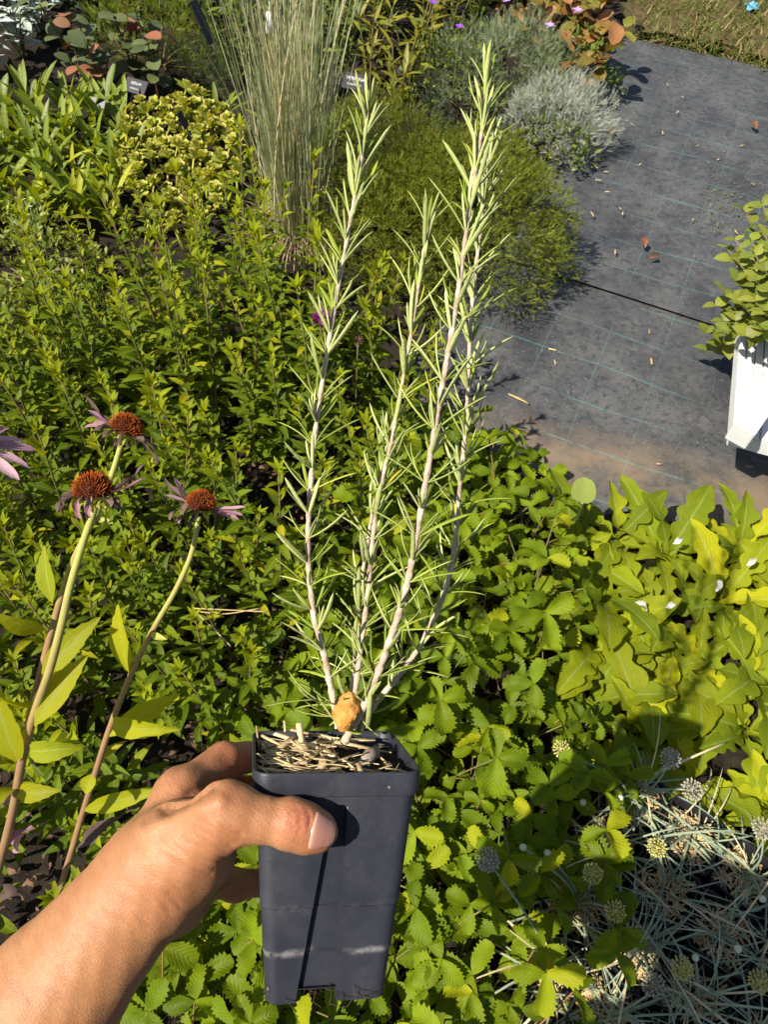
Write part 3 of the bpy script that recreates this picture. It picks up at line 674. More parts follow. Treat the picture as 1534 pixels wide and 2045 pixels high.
fill('small_leaved_plant', 'foliage', 'small-leaved green plant creeping out between silver bush and fabric', 'plant', base(1100, 300, .05), (.16, .14, .13), 420, OV, M['smallgreen'], .02, .4, 8, 12)
fill('small_leaved_plant', 'foliage', 'green leafy plant below the orange-leaved clump at the path edge', 'plant', base(1150, 150, .1), (.20, .12, .22), 520, OV, M['smallgreen'], .02, .4, 9, 12)
fill('small_leaved_plant', 'foliage', 'low bushy plant of parsley-like green leaves before the silvery bush', 'plant', base(905, 140, .15), (.22, .16, .26), 700, OV, M['smallgreen'], .02, .4, 10, 14)
NEP = base(60, 500, .12)
fill('catmint_plant', 'foliage', 'pale green small-leaved plant with tiny white flowers at the bed edge', 'plant', base(40, 520, .1), (.30, .18, .20), 1100, OV, M['palegreen'], .02, .5, 11, 22)
fill('catmint_plant', 'foliage', 'pale small-leaved catmint spreading in front of the white flowers', 'plant', base(60, 640, .12), (.26, .17, .20), 1000, OV, M['palegreen'], .02, .5, 12, 22)
M['whitepetal'] = plainmat('white_petal', (.75, .75, .80), (.8, .8, .8), 50, rough=.5)
rr = random.Random(91)
mbf = MB()
for k in range(5):
    V, Fc, uv = leafgrid(.008, .0055, ROUND, 2, 1, .1, .4); mbf.add(V, Fc, uv, 0, 0, azel((0, 0, 0), k * 1.257, .35))
WF = mbf.mesh('white_flower', M['whitepetal'])
for (x, y) in [(48, 398), (66, 393), (58, 410), (80, 408), (57, 440), (74, 442), (62, 535), (52, 483), (104, 576), (84, 592), (22, 436)]:
    p = gp(x, y, .26); t = thing('white_flower_sprig', 'tiny white flower on a thin green stalk above the pale catmint', 'flower', (p.x, p.y - .03, .05), 0, 'white catmint flowers')
    mb = MB(); V, Fc, uv = tube(spline([(0, 0, 0), (0, .012, .12), (0, .03, .21)], 4), .0009, 4); mb.add(V, Fc, uv); mb.build('stalk', M['scape'], t)
    o = obj('flower', WF, t); o.matrix_local = azel((0, .03, .21), -1.2, .4, rr.uniform(0, 3), rr.uniform(.8, 1.2))

# ------------------------------------------------------------------ ornamental grass
M['grassblade'] = leafmat('ornamental_grass_blade', (.28, .33, .17), (.42, .44, .26), (.52, .44, .27), .3, tr=.25, rough=.55, trc=(1.2, 1.15, .5))
M['grassdry'] = leafmat('dry_grass_base', (.34, .24, .15), (.44, .32, .22), None, tr=.15, rough=.7, trc=(1.1, 1, .7))
g0 = gp(590, 470, .04); t = thing('ornamental_grass', 'tall clump of fine blue-green ornamental grass with dry brown base', 'grass', (g0.x, g0.y, .03))
GBL = []
for i in range(12):
    r_ = random.Random(800 + i); mb = MB(); V, Fc, uv = leafgrid(r_.uniform(.65, .95), r_.uniform(.0022, .0036), prof((0, 1), (.5, 1), (.85, .6), (1, .1)), 10, 1, .2, r_.uniform(-.15, .5), twist=r_.uniform(-1, 1)); mb.add(V, Fc, uv); GBL.append((V, Fc, uv, mb.mesh('grass_blade', M['grassblade'])))
rr = random.Random(93); mb = MB()
for k in range(480):
    az = rr.uniform(0, 6.28); rad = abs(rr.gauss(0, .042)); q = (rad * math.cos(az), rad * math.sin(az), 0)
    lean = min(.42, abs(rr.gauss(.06, .085))); m = azel(q, az + rr.gauss(0, .6), 1.5708 - lean, rr.uniform(-3, 3), rr.uniform(.55, 1.08)); i = rr.randrange(12)
    if k < 260: o = obj('blade', GBL[i][3], t); o.matrix_local = m
    else: mb.add(GBL[i][0], GBL[i][1], GBL[i][2], rr.random(), 0, m)
o = mb.build('inner_blades', M['grassblade'], t); o['kind'] = 'stuff'
mb = MB()
for k in range(420):
    az = rr.uniform(0, 6.28); rad = abs(rr.gauss(0, .05)); V, Fc, uv = leafgrid(rr.uniform(.06, .22), .003, STRAP, 5, 1, .2, rr.uniform(.1, 2.2))
    mb.add(V, Fc, uv, rr.random(), 0, azel((rad * math.cos(az), rad * math.sin(az), 0), az, rr.uniform(.6, 1.5)))
o = mb.build('dry_base', M['grassdry'], t); o['kind'] = 'stuff'

# ------------------------------------------------------------------ succulent rosettes
M['succ'] = leafmat('succulent_leaf', (.40, .44, .06), (.56, .54, .09), (.34, .42, .08), .2, tr=.3, rough=.45, spec=.4, edge=(.45, .19, .12), trc=(1.2, 1.1, .5))
def rosette(seed):
    r_ = random.Random(seed); mb = MB()
    for k in range(17):
        u = k / 16; L = .012 + .022 * u
        V, Fc, uv = leafgrid(L, L * .62, SPOON, 5, 1, .0, -.35 + .45 * u, cup=.25); V2 = V.copy(); V2[:, 2] -= .0022
        m = azel((0, 0, .022 - .014 * u), k * 2.4, 1.3 - 1.05 * u + r_.uniform(-.12, .12), 0)
        mb.add(V, Fc, uv, .02 * k, 0, m); mb.add(V2, [f[::-1] for f in Fc], uv, .02 * k, 0, m)
    V, Fc, uv = tube([(0, 0, -.07), (0, 0, .012)], .003, 5); mb.add(V, Fc, uv)
    return mb.mesh('succulent_rosette', M['succ'])
RO = [rosette(i) for i in range(5)]; rr = random.Random(94)
for (x, y) in scatter([(225, 270), (270, 215), (370, 185), (450, 220), (490, 270), (480, 340), (440, 400), (400, 450), (320, 460), (290, 430), (240, 340)], .13, .036, 19):
    o = obj('succulent_rosette', rr.choice(RO)); o.location = (x, y, .12 + rr.uniform(-.025, .03)); o.rotation_euler = (rr.gauss(-.1, .3), rr.gauss(-.1, .3), rr.uniform(0, 6.28)); s = rr.uniform(.8, 1.25); o.scale = (s, s, s)
    tag(o, 'fleshy yellow-green succulent rosette with pinkish leaf tips', 'succulent', 'succulent rosettes in the left bed')

# ------------------------------------------------------------------ strap-leaved clump, far left
M['strapleaf'] = leafmat('strap_leaf', (.13, .19, .008), (.22, .27, .012), (.31, .32, .015), .12, tr=.35, mid=.4, rough=.45)
STM = []
for i in range(8):
    r_ = random.Random(900 + i); mb = MB(); V, Fc, uv = leafgrid(r_.uniform(.13, .20), r_.uniform(.020, .030), prof((0, .25), (.3, .5), (.65, 1), (.85, .75), (1, .04)), 8, 1, .35, r_.uniform(.2, .9)); mb.add(V, Fc, uv); STM.append(mb.mesh('strap_leaf', M['strapleaf']))
rr = random.Random(95)
for (x, y) in scatter([(-80, 190), (40, 170), (190, 180), (260, 260), (240, 330), (200, 400), (120, 400), (-80, 420)], .14, .10, 23):
    t = thing('strap_leaf_plant', 'green clump of upright strap-shaped leaves beside the succulents', 'plant', (x, y, .03), rr.uniform(0, 6), 'strap-leaved clumps in the left bed')
    for k in range(rr.randint(16, 22)):
        o = obj('leaf', rr.choice(STM), t); o.matrix_local = azel((rr.gauss(0, .012), rr.gauss(0, .012), rr.uniform(0, .05)), k * 2.4, rr.uniform(.75, 1.4), rr.uniform(-.3, .3), rr.uniform(.7, 1.1))
for (x, y) in [(430, 200), (560, 230), (640, 240)]:
    q = base(x, y, .12); t = thing('strap_leaf_plant', 'small green strap-leaved plant by the foot of the tall grass', 'plant', q, 0, 'strap-leaved plants behind the tall grass')
    for k in range(12): o = obj('leaf', rr.choice(STM), t); o.matrix_local = azel((0, 0, 0), k * 2.4, rr.uniform(.6, 1.3), 0, rr.uniform(.7, 1.1))
# ------------------------------------------------------------------ far plants, top of the bed
def leafy(name, label, cat, loc, stems, leafmeshes, mat_stem, seed, H, nleaf, ls, lean=.35, el=(.1, .9), group=None, top=.25):
    """several stems from one foot, leaves as parts along them"""
    r_ = random.Random(seed); t = thing(name, label, cat, loc, 0, group)
    for s in range(stems):
        az = s * 2.4 + r_.random(); l = r_.uniform(.2, 1) * lean; h = H * r_.uniform(.75, 1.1)
        P = spline([(0, 0, 0), (math.cos(az) * h * l * .35, math.sin(az) * h * l * .35, h * .5), (math.cos(az) * h * l, math.sin(az) * h * l, h)], 4)
        mb = MB(); V, Fc, uv = tube(P, [.0045 - .003 * i / len(P) for i in range(len(P))], 5); mb.add(V, Fc, uv); st = mb.build('stem', mat_stem, t)
        for k in range(nleaf):
            u = top + (1 - top) * (k + .5) / nleaf; q = P[min(len(P) - 1, int(u * (len(P) - 1) + .5))]
            o = obj('leaf', r_.choice(leafmeshes), st); o.matrix_local = azel(q, k * 2.2 + r_.random() + s, r_.uniform(*el), r_.uniform(-.4, .4), ls * r_.uniform(.75, 1.15))
    return t
def lm(name, mat, L, W, pf, n=5, fold=.25, bend=.5, nu=6, nv=1, seed=0, **kw):
    out = []
    for i in range(n):
        r_ = random.Random(seed + i); mb = MB(); V, Fc, uv = leafgrid(L * r_.uniform(.85, 1.15), W * r_.uniform(.85, 1.15), pf, nu, nv, fold, bend * r_.uniform(.4, 1.4), ph=r_.random() * 6, **kw); mb.add(V, Fc, uv); out.append(mb.mesh(name, mat))
    return out
M['stonecrop'] = leafmat('stonecrop_leaf', (.075, .11, .045), (.15, .17, .05), (.24, .09, .05), .22, tr=.2, rough=.5, trc=(1.3, 1.2, .5))
M['redstem'] = plainmat('reddish_stem', (.13, .05, .035), (.09, .06, .035), 30)
SCM = lm('stonecrop_leaf', M['stonecrop'], .065, .05, ROUND, 6, .15, .4)
for i, (x, y) in enumerate([(200, 165), (270, 150), (310, 160), (160, 150)]):
    leafy('stonecrop_plant', 'stonecrop with round grey-green and reddish leaves on dark red stems', 'plant', base(x, y, .1), 3, SCM, M['redstem'], 40 + i, .30, 8, 1.0, .45, (0, .8), 'stonecrops behind the strap-leaved clump')
M['lamb'] = leafmat('lambs_ear_leaf', (.36, .42, .36), (.50, .55, .48), None, tr=.1, rough=.85, spec=.1, trc=(1, 1, .9))
LBM = lm('woolly_leaf', M['lamb'], .075, .026, LANCE, 5, .2, .6)
for i, (x, y) in enumerate([(25, 50), (70, 20), (-30, 90)]):
    leafy('silver_leaf_plant', 'woolly silver-leaved plant in front of dark shade in the far corner', 'plant', base(x, y, .15), 6, LBM, M['aster_stem'], 60 + i, .26, 11, 1.0, .7, (-.2, .9), 'woolly silver plants')
FG = [feather(.035, 5, 40 + i, .002) for i in range(3)]
M['brightfine'] = leafmat('bright_fine_leaf', (.15, .20, .015), (.23, .27, .025), None, tr=.35)
fill('fine_green_bush', 'foliage', 'bright green fine-leaved bush behind the stonecrops', 'bush', base(310, 50, .18), (.28, .22, .34), 2200, FG, M['brightfine'], .035, .8, 51, 22)
M['moss'] = leafmat('moss_cushion', (.030, .065, .012), (.05, .085, .02), None, tr=.15, rough=.7)
NB = [leafgrid(.014, .0022, STRAP, 1, 1, .2, 0)]
fill('moss_cushion', 'foliage', 'dense dark green moss-like cushion beside the tall ornamental grass', 'plant', base(405, 145, .1), (.15, .14, .19), 5200, NB, M['moss'], .014, .6, 52, 30)
GLM = lm('golden_leaf', M['golden'], .085, .016, LANCE, 5, .3, .5)
for i, (x, y) in enumerate([(740, 130), (790, 190), (820, 120), (850, 60), (740, 40), (900, 60)]):
    leafy('golden_leaf_plant', 'upright plant with narrow golden-yellow leaves behind the feathery bush', 'plant', base(x, y, .18), 4, GLM, M['aster_stem'], 80 + i, .34, 10, 1.0, .35, (.2, 1.1), 'golden-leaved plants')
MIX = lm('far_leaf', M['smallgreen'], .07, .018, LANCE, 5, .3, .6)
for i, (x, y) in enumerate([(620, 30), (680, 60), (700, 10), (560, 50), (480, 40), (770, 10), (830, 5), (880, 10), (950, 40), (960, 5), (500, 120), (450, 90), (640, 130), (690, 110)]):
    leafy('leafy_green_plant', 'leafy green plant with narrow leaves in the crowded rear of the bed', 'plant', base(x, y, .15), 5, MIX, M['aster_stem'], 120 + i, .32, 11, 1.0, .4, (.1, 1.0), 'leafy plants at the rear of the bed')
M['orange'] = leafmat('autumn_leaf', (.22, .10, .03), (.19, .24, .025), (.30, .13, .05), .22, tr=.3, veins=.25, vn=4, rough=.4, trc=(1.4, 1.1, .5), spots=.3)
ORM = lm('autumn_leaf', M['orange'], .085, .058, ROUND, 6, .25, .7, 8, 2, wave=.06)
for i, (x, y) in enumerate([(1060, 80), (1130, 70), (1180, 100), (1090, 25), (1165, 25), (1030, 30), (1160, 150), (1010, -10)]):
    leafy('autumn_leaf_plant', 'clump of broad orange, red and green leaves overhanging the path', 'plant', base(x, y, .12), 4, ORM, M['redstem'], 160 + i, .22, 7, 1.0, .7, (-.2, .9), 'orange-leaved clumps by the path', .45)
M['violet'] = plainmat('violet_petal', (.36, .20, .55), (.46, .32, .62), 60, rough=.5); M['purple'] = plainmat('purple_petal', (.20, .05, .45), (.28, .08, .5), 60, rough=.5)
def daisy(px, py, z, r, mat, lab, grp):
    p = gp(px, py, z); t = thing('violet_flower', lab, 'flower', (p.x, p.y, .03), 0, grp)
    mb = MB(); V, Fc, uv = tube([(0, 0, 0), (.004, .004, z * .5), (0, 0, z - .03)], .0014, 4); mb.add(V, Fc, uv); mb.build('stem', M['aster_stem'], t)
    mb = MB()
    for k in range(9):
        V, Fc, uv = leafgrid(r, r * .55, ROUND, 3, 1, .1, .4); mb.add(V, Fc, uv, .1 * k, 0, azel((0, 0, z - .03), k * .7, .35 + .1 * (k % 3)))
    mb.build('flower_head', mat, t)
for (x, y, m, r_) in [(1153, 22, 'violet', .022), (1098, 52, 'violet', .02), (1010, 2, 'violet', .018)]: daisy(x, y, .36, r_, M[m], 'pale violet flower above the orange leaves', 'pale violet flowers')
for (x, y, m, r_) in [(918, 54, 'purple', .016), (866, 6, 'purple', .016)]: daisy(x, y, .42, r_, M[m], 'small deep purple flower on a thin stem above golden leaves', 'deep purple flowers')
# a dark hedge-like mass that shades the far left corner
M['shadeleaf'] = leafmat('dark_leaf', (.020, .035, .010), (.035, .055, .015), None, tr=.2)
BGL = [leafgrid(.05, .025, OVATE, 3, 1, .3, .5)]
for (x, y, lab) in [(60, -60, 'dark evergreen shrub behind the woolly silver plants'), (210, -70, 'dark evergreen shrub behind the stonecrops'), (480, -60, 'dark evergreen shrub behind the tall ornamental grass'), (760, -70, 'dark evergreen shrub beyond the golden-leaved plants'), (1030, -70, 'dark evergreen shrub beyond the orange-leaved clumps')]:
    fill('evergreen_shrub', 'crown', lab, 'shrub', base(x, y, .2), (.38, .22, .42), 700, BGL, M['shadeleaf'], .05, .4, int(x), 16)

# ------------------------------------------------------------------ plant labels
M['tag'] = plainmat('black_label_plastic', (.010, .011, .014), (.016, .017, .02), 30, rough=.4, objrand=.05)
M['tagtext'] = plainmat('white_print', (.55, .56, .6), (.62, .62, .66), 30, rough=.6, objrand=.0)
def lettering(txt, size, parent, loc):
    cu = bpy.data.curves.new('lettering', 'FONT'); cu.body = txt; cu.size = size; cu.align_x = 'CENTER'
    ob = bpy.data.objects.new('lettering_tmp', cu); SC.collection.objects.link(ob)
    dg = bpy.context.evaluated_depsgraph_get(); me = bpy.data.meshes.new_from_object(ob.evaluated_get(dg)); bpy.data.objects.remove(ob)
    me.materials.clear(); me.materials.append(M['tagtext']); o = obj('lettering', me, parent); o.location = loc
def plant_tag(px, py, z, wd, hg, yaw, tilt, lines, lab):
    p = gp(px, py, z); t = thing('plant_label', lab, 'plant label', (p.x, p.y, p.z)); t.rotation_euler = (tilt, 0, yaw)
    mb = MB(); V, Fc = boxv(-wd / 2, wd / 2, -hg / 2, hg / 2, -.0012, 0); mb.add(V, Fc); mb.build('plate', M['tag'], t, False)
    mb = MB(); V, Fc, uv = tube([(0, -hg / 2, -.0006), (0, -hg / 2 - .10, -.02)], .003, 5); mb.add(V, Fc, uv); mb.build('stake', M['tag'], t)
    for i, (s, sz) in enumerate(lines): lettering(s, sz, t, (0, .004 - i * hg * .32, .0012))
plant_tag(709, 163, .24, .085, .055, R(-14), R(35), [('VERBENA', .016), ('bonariensis', .011)], 'black plant label with two white printed lines beside the ornamental grass')
plant_tag(270, 172, .16, .085, .05, R(-20), R(35), [('SEDUM', .013), ('telephium', .009)], 'black plant label half hidden between stonecrops and succulents')
plant_tag(405, 45, .34, .035, .13, R(60), R(60), [], 'tall narrow black plant label standing by the moss cushion')
plant_tag(365, 240, .20, .03, .05, R(75), R(65), [], 'blank black label edge sticking up from the succulents')
plant_tag(195, 205, .17, .05, .03, R(-10), R(40), [], 'small dark label tilted among the strap leaves')
plant_tag(880, 520, .05, .09, .05, R(20), R(20), [], 'black label lying low under the feathery bush')
mb = MB(); q = gp(536, 45, .4); V, Fc = boxv(-.009, .009, -.03, .03, 0, .001); mb.add(V, Fc); V, Fc, uv = tube([(0, .03, 0), (0, .3, -.12)], .002, 4); mb.add(V, Fc, uv)
o = mb.build('hanging_label', M['tagtext']); o.matrix_world = Matrix.Translation(q) @ Matrix.Rotation(R(55), 4, 'X'); tag(o, 'small pale paper label seen through the ornamental grass', 'plant label')

# ================================================================== RIGHT: SHRUB AND WHITE FURNITURE
M['roundleaf'] = leafmat('round_shrub_leaf', (.17, .20, .018), (.26, .28, .04), (.12, .16, .02), .25, tr=.32, mid=.3, rough=.5)
RLM = lm('round_leaf', M['roundleaf'], .042, .030, OVATE, 6, .2, .5)
M['twig'] = plainmat('twig', (.16, .11, .05), (.22, .18, .09), 30)
rr = random.Random(200)
sb = gp(1575, 690, .1); t = thing('round_leaf_shrub', 'bushy shrub with rounded yellow-green leaves spilling beside the white furniture', 'shrub', (sb.x, sb.y, .02))
tips = [(1490, 425, .34), (1525, 410, .36), (1470, 480, .30), (1455, 500, .26), (1500, 480, .34), (1530, 470, .36), (1470, 560, .30), (1430, 610, .24), (1445, 640, .20), (1410, 665, .18), (1480, 600, .32), (1510, 560, .36), (1530, 540, .38), (1500, 630, .34), (1450, 590, .28), (1530, 620, .38), (1470, 640, .30), (1490, 670, .30), (1525, 660, .36), (1415, 700, .08), (1440, 690, .14), (1460, 515, .30), (1560, 450, .40), (1570, 560, .42), (1570, 620, .40), (1480, 530, .33), (1560, 500, .4), (1510, 510, .36), (1510, 600, .36), (1455, 660, .25), (1540, 580, .4), (1550, 650, .4)]
for (x, y, z) in tips:
    e = gp(x, y, z) - Vector((sb.x, sb.y, .02)); P = spline([(0, 0, 0), e * .5 + Vector((0, 0, .06)), e], 6)
    mb = MB(); V, Fc, uv = tube(P, [.004 - .0028 * i / len(P) for i in range(len(P))], 5); mb.add(V, Fc, uv); st = mb.build('branch', M['twig'], t)
    for k in range(11):
        q = P[-1 - min(8, k // 2 + (k > 6))]; o = obj('leaf', rr.choice(RLM), st); o.matrix_local = azel(q, k * 2.2 + rr.random(), rr.uniform(-.1, .9), rr.uniform(-.4, .4), rr.uniform(.7, 1.15))
M['whiteplastic'] = plainmat('white_painted_wood', (.60, .60, .59), (.68, .68, .67), 12, rough=.4, spec=.4, bump=.15, bscale=60)
# a white slatted garden seat lying beside the shrub: grooved panel, sloping rail, lower board
zt = .20
a = gp(1478, 690, zt); b = gp(1466, 850, zt); dirY = (a - b).normalized(); dirX = Vector((dirY.y, -dirY.x, 0))
t = thing('white_bench', 'white slatted garden bench end poking in beside the round-leaved shrub', 'bench', (b.x, b.y, 0)); Lp = (a - b).length + .12
M4 = Matrix(((dirX.x, dirY.x, 0, 0), (dirX.y, dirY.y, 0, 0), (0, 0, 1, 0), (0, 0, 0, 1)))
for k in range(13):
    mb = MB(); x0 = k * .0215; V, Fc = boxv(x0, x0 + .0175, -.02, Lp, zt - .0075, zt); mb.add(V, Fc, mtx=M4); o = mb.build("slat", M['whiteplastic'], t, False)
    bv = o.modifiers.new("bevel", "BEVEL"); bv.width = .002; bv.segments = 2
mb = MB(); V, Fc = boxv(.004, .28, -.02, Lp, zt - .045, zt - .008); mb.add(V, Fc, mtx=M4); mb.build('underboard', M['whiteplastic'], t, False)
r0 = gp(1478, 872, zt + .03) - Vector((b.x, b.y, 0)); r1 = gp(1640, 640, zt + .07) - Vector((b.x, b.y, 0))
mb = MB(); V, Fc = boxv(-.026, .026, 0, (r1 - r0).length, -.03, .03); mb.add(V, Fc, mtx=frame(r0, (r1 - r0), (0, 0, 1))); o = mb.build('rail', M['whiteplastic'], t, False)
bv = o.modifiers.new('bevel', 'BEVEL'); bv.width = .004; bv.segments = 2
c0 = gp(1500, 882, zt - .02) - Vector((b.x, b.y, 0)); c1 = gp(1680, 925, zt - .02) - Vector((b.x, b.y, 0))
mb = MB(); V, Fc = boxv(0, (c1 - c0).length, 0, .24, -.02, .012); xx = (c1 - c0).normalized(); mb.add(V, Fc, mtx=Matrix(((xx.x, -xx.y, 0, c0.x), (xx.y, xx.x, 0, c0.y), (0, 0, 1, c0.z), (0, 0, 0, 1)))); o = mb.build('lower_board', M['whiteplastic'], t, False)
bv = o.modifiers.new("bevel", "BEVEL"); bv.width = .002; bv.segments = 2
mb = MB()
lp = gp(1680, 900, zt - .05) - Vector((b.x, b.y, 0))
for q in (lp, Vector((M4 @ Vector((.2, Lp - .05, 0))))):
    V, Fc = boxv(q.x - .02, q.x + .02, q.y - .02, q.y + .02, .002, zt - .04); mb = MB(); mb.add(V, Fc); mb.build('leg', M['whiteplastic'], t, False)
# ================================================================== CONEFLOWERS
M['conespike'] = None
N = NT('cone_spike'); uv_ = N.n('ShaderNodeUVMap'); sp_ = N.n('ShaderNodeSeparateXYZ'); N.l(uv_.outputs[0], sp_.inputs[0]); at__ = N.n('ShaderNodeAttribute'); at__.attribute_name = 'rnd'
c_ = N.mix(N.ramp(sp_.outputs[0], .1, .9), (.07, .016, .006), N.mix(at__.outputs['Fac'], (.44, .075, .010), (.60, .17, .02)))
M['conespike'] = N.done(N.bsdf(c_, .7, .12))
M['sepal'] = leafmat('coneflower_sepal', (.36, .38, .05), (.46, .46, .09), None, tr=.3)
M['pinkpetal'] = leafmat('pink_petal', (.46, .25, .32), (.60, .40, .45), (.36, .18, .22), .2, tr=.35, veins=.4, vslope=.0, vn=1, rough=.55, trc=(1.2, .9, 1.0))
M['witherpetal'] = leafmat('withered_petal', (.085, .052, .042), (.19, .125, .10), (.26, .14, .15), .22, tr=.15, rough=.8, trc=(1.1, 1, .9))
def cone_mesh(r, h, seed):
    r_ = random.Random(seed); mb = MB()
    rings = [(r * math.cos(a) * .9, h * math.sin(a) * .9) for a in np.linspace(-.25, 1.55, 9)]
    V = []; 
    for q, z in rings:
        for k in range(20): V.append((max(q, .0002) * math.cos(k * math.pi / 10), max(q, .0002) * math.sin(k * math.pi / 10), z))
    Fc = [(i * 20 + k, i * 20 + (k + 1) % 20, (i + 1) * 20 + (k + 1) % 20, (i + 1) * 20 + k) for i in range(8) for k in range(20)]
    mb.add(V, Fc, np.zeros((len(V), 2)), .3)
    n = 330
    for k in range(n):
        z = 1 - 1.12 * (k + .5) / n; a = k * 2.39996 + r_.gauss(0, .05); z = min(1, z + r_.gauss(0, .012)); q = math.sqrt(max(0, 1 - z * z)); d = Vector((q * math.cos(a), q * math.sin(a), z))
        p = Vector((d.x * r * .88, d.y * r * .88, d.z * h * .88)); dv = (Vector((d.x + r_.gauss(0, .1), d.y + r_.gauss(0, .1), d.z * .8 + .42 + r_.gauss(0, .1)))).normalized(); l = r * r_.uniform(.20, .38)
        V, Fc, uv = tube([p, p + dv * l * .6, p + dv * l], [r * .034, r * .03, r * .004], 4, False); mb.add(V, Fc, uv, r_.random())
    return mb.mesh('cone', M['conespike'])
def coneflower_head(parent, pos, axis, r, petals, seed, name='flower_head'):
    """a domed spiky cone, curled sepals below it and the petals given as (angle, length, width, elevation, bend, material)"""
    r_ = random.Random(seed)
    m = frame(pos, axis, (0, -1, .2)); m = m @ Matrix.Rotation(R(-90), 4, 'X')    # local z along axis
    head = bpy.data.objects.new(name, cone_mesh(r, r * .98, seed)); link(head, parent); head.matrix_local = m
    mb = MB(); V, Fc, uv = tube([(0, 0, -r * .55), (0, 0, -r * .3), (0, 0, -r * .05)], [r * .22, r * .55, r * .8], 12); mb.add(V, Fc, uv); mb.build('receptacle', M['sepal'], head)
    for k in range(22):
        mb = MB() if k == 0 else mb; V, Fc, uv = leafgrid(r * r_.uniform(.65, 1.0), r * .24, LANCE, 5, 1, .2, r_.uniform(.6, 2.8), el=.5); mb.add(V, Fc, uv, r_.random(), 0, azel((0, 0, -r * r_.uniform(.2, .38)), k * .57 + r_.uniform(-.2, .2), r_.uniform(-.7, .1)) @ Matrix.Translation((0, r * .5, 0)))
    mb.build('sepals', M['sepal'], head)
    for (a, L, W, el, bd, mt) in petals:
        wi = mt == 'witherpetal'; mb = MB(); V, Fc, uv = leafgrid(L, W * (.72 if wi else 1), prof((0, .4), (.2, .8), (.35, .55), (.5, 1), (.7, .6), (.85, .75), (1, .12)) if wi else prof((0, .4), (.2, .8), (.5, 1), (.85, .7), (1, .12)), 16, 2, .9 if wi else .4, bd, wave=.30 if wi else .04, twist=r_.uniform(-1.6, 1.6) if mt == 'witherpetal' else r_.uniform(-.4, .4), ph=r_.random() * 6); mb.add(V, Fc, uv)
        o = mb.build('petal', M[mt], head); o.matrix_local = azel((math.cos(a) * r * .7, math.sin(a) * r * .7, -r * .16), a, el, r_.uniform(-.3, .3))
    return head
def lb(base_, tip_, width, arch, nref, pf=OVATE, mat='cone_leaf', parent=None, name='leaf', origin=Vector((0, 0, 0)), fold=.3, twist=0.0, serr=.03, wave=.02):
    """a leaf from base to tip with the upper side towards nref and an arch"""
    d = tip_ - base_; L = d.length * (1 + .16 * abs(arch)); mb = MB()
    V, Fc, uv = leafgrid(L, width, pf, 14, 2, fold, 2 * arch, el=arch, serr=serr, twist=twist, wave=wave); mb.add(V, Fc, uv)
    o = mb.build(name, M[mat], parent); o.matrix_local = frame(base_ - origin, d, nref); return o
toCam = -FWD
UPC = (Vector((0, 0, 1)) * .8 + toCam * .6)
def stemof(t, P, r0, r1, o, name='stem'):
    S = spline([p - o for p in P], 6); mb = MB(); V, Fc, uv = tube(S, [r0 + (r1 - r0) * i / (len(S) - 1) for i in range(len(S))], 9); mb.add(V, Fc, uv); return mb.build(name, M['cone_stem'], t)
rp = random.Random(3)
def petals(spec): return spec
# --- the forked plant with the largest withered head and a second head behind
fo = gp(-60, 1930, .03)
PA = [at(190, 1012, .665), at(165, 1085, .663), at(140, 1170, .664), at(122, 1250, .668), at(98, 1340, .68), at(70, 1420, .695), at(45, 1510, .72), at(25, 1620, .76), at(0, 1720, .82), at(-25, 1820, .95), fo]
tA = thing('coneflower_plant', 'coneflower with two withered rust-orange cones on one forked stem', 'coneflower', (fo.x, fo.y, .03)); oA = Vector((fo.x, fo.y, .03))
stemof(tA, PA, .0031, .0052, oA)
PB = [at(243, 882, .80), at(222, 950, .795), at(190, 1030, .785), at(150, 1110, .772), at(122, 1190, .76), at(102, 1262, .75), at(82, 1340, .74), at(62, 1420, .73), at(52, 1495, .722)]
stemof(tA, PB, .0029, .0042, oA)
def pw(a, L, W=.010, el=-.1, bd=.3, m='witherpetal'): return (a, L, W, el, bd, m)
axA = (PA[0] - PA[2]).normalized() * .6 + Vector((0, 0, .7)) + toCam * .05
A_ = [pw(k * .62 + rp.uniform(-.2, .2), rp.uniform(.016, .026), .009, rp.uniform(-.6, .1), rp.uniform(-.5, 2.2)) for k in range(10)]
def ang(head_axis, dirv):
    """angle round the head of a wanted world direction"""
    m = frame((0, 0, 0), head_axis, (0, -1, .2)) @ Matrix.Rotation(R(-90), 4, 'X'); v = m.inverted().to_3x3() @ Vector(dirv); return math.atan2(v.y, v.x)
axA = (CY * .95 + toCam * .20 - CX * .04).normalized()
A_ += [(ang(axA, CX), .040, .011, .15, -.4, 'pinkpetal'), (ang(axA, CX + .15 * CY), .046, .009, .3, -.6, 'witherpetal'), (ang(axA, -CX), .030, .012, .2, 1.6, 'witherpetal'), (ang(axA, -CX * .9 - CY * .3), .026, .012, .1, 1.8, 'witherpetal'), (ang(axA, -CX + .3 * CY), .024, .012, .2, 1.7, 'witherpetal')]
coneflower_head(tA, PA[0] + axA * .014 - oA, axA, .0168, A_, 1)
axB = (CX * .36 + CY * .88 + toCam * .20).normalized()
B_ = [pw(k * .7 + rp.uniform(-.2, .2), rp.uniform(.022, .036), .010, rp.uniform(-.7, 0), rp.uniform(-.3, 1.4)) for k in range(9)]
B_ += [(ang(axB, -CX), .034, .013, .1, -.2, 'pinkpetal'), (ang(axB, -CX + .3 * CY), .05, .008, .2, -.5, 'witherpetal'), (ang(axB, CX - .6 * CY), .040, .010, -.3, .5, 'witherpetal')]
coneflower_head(tA, PB[0] + axB * .015 - oA, axB, .0165, B_, 2)
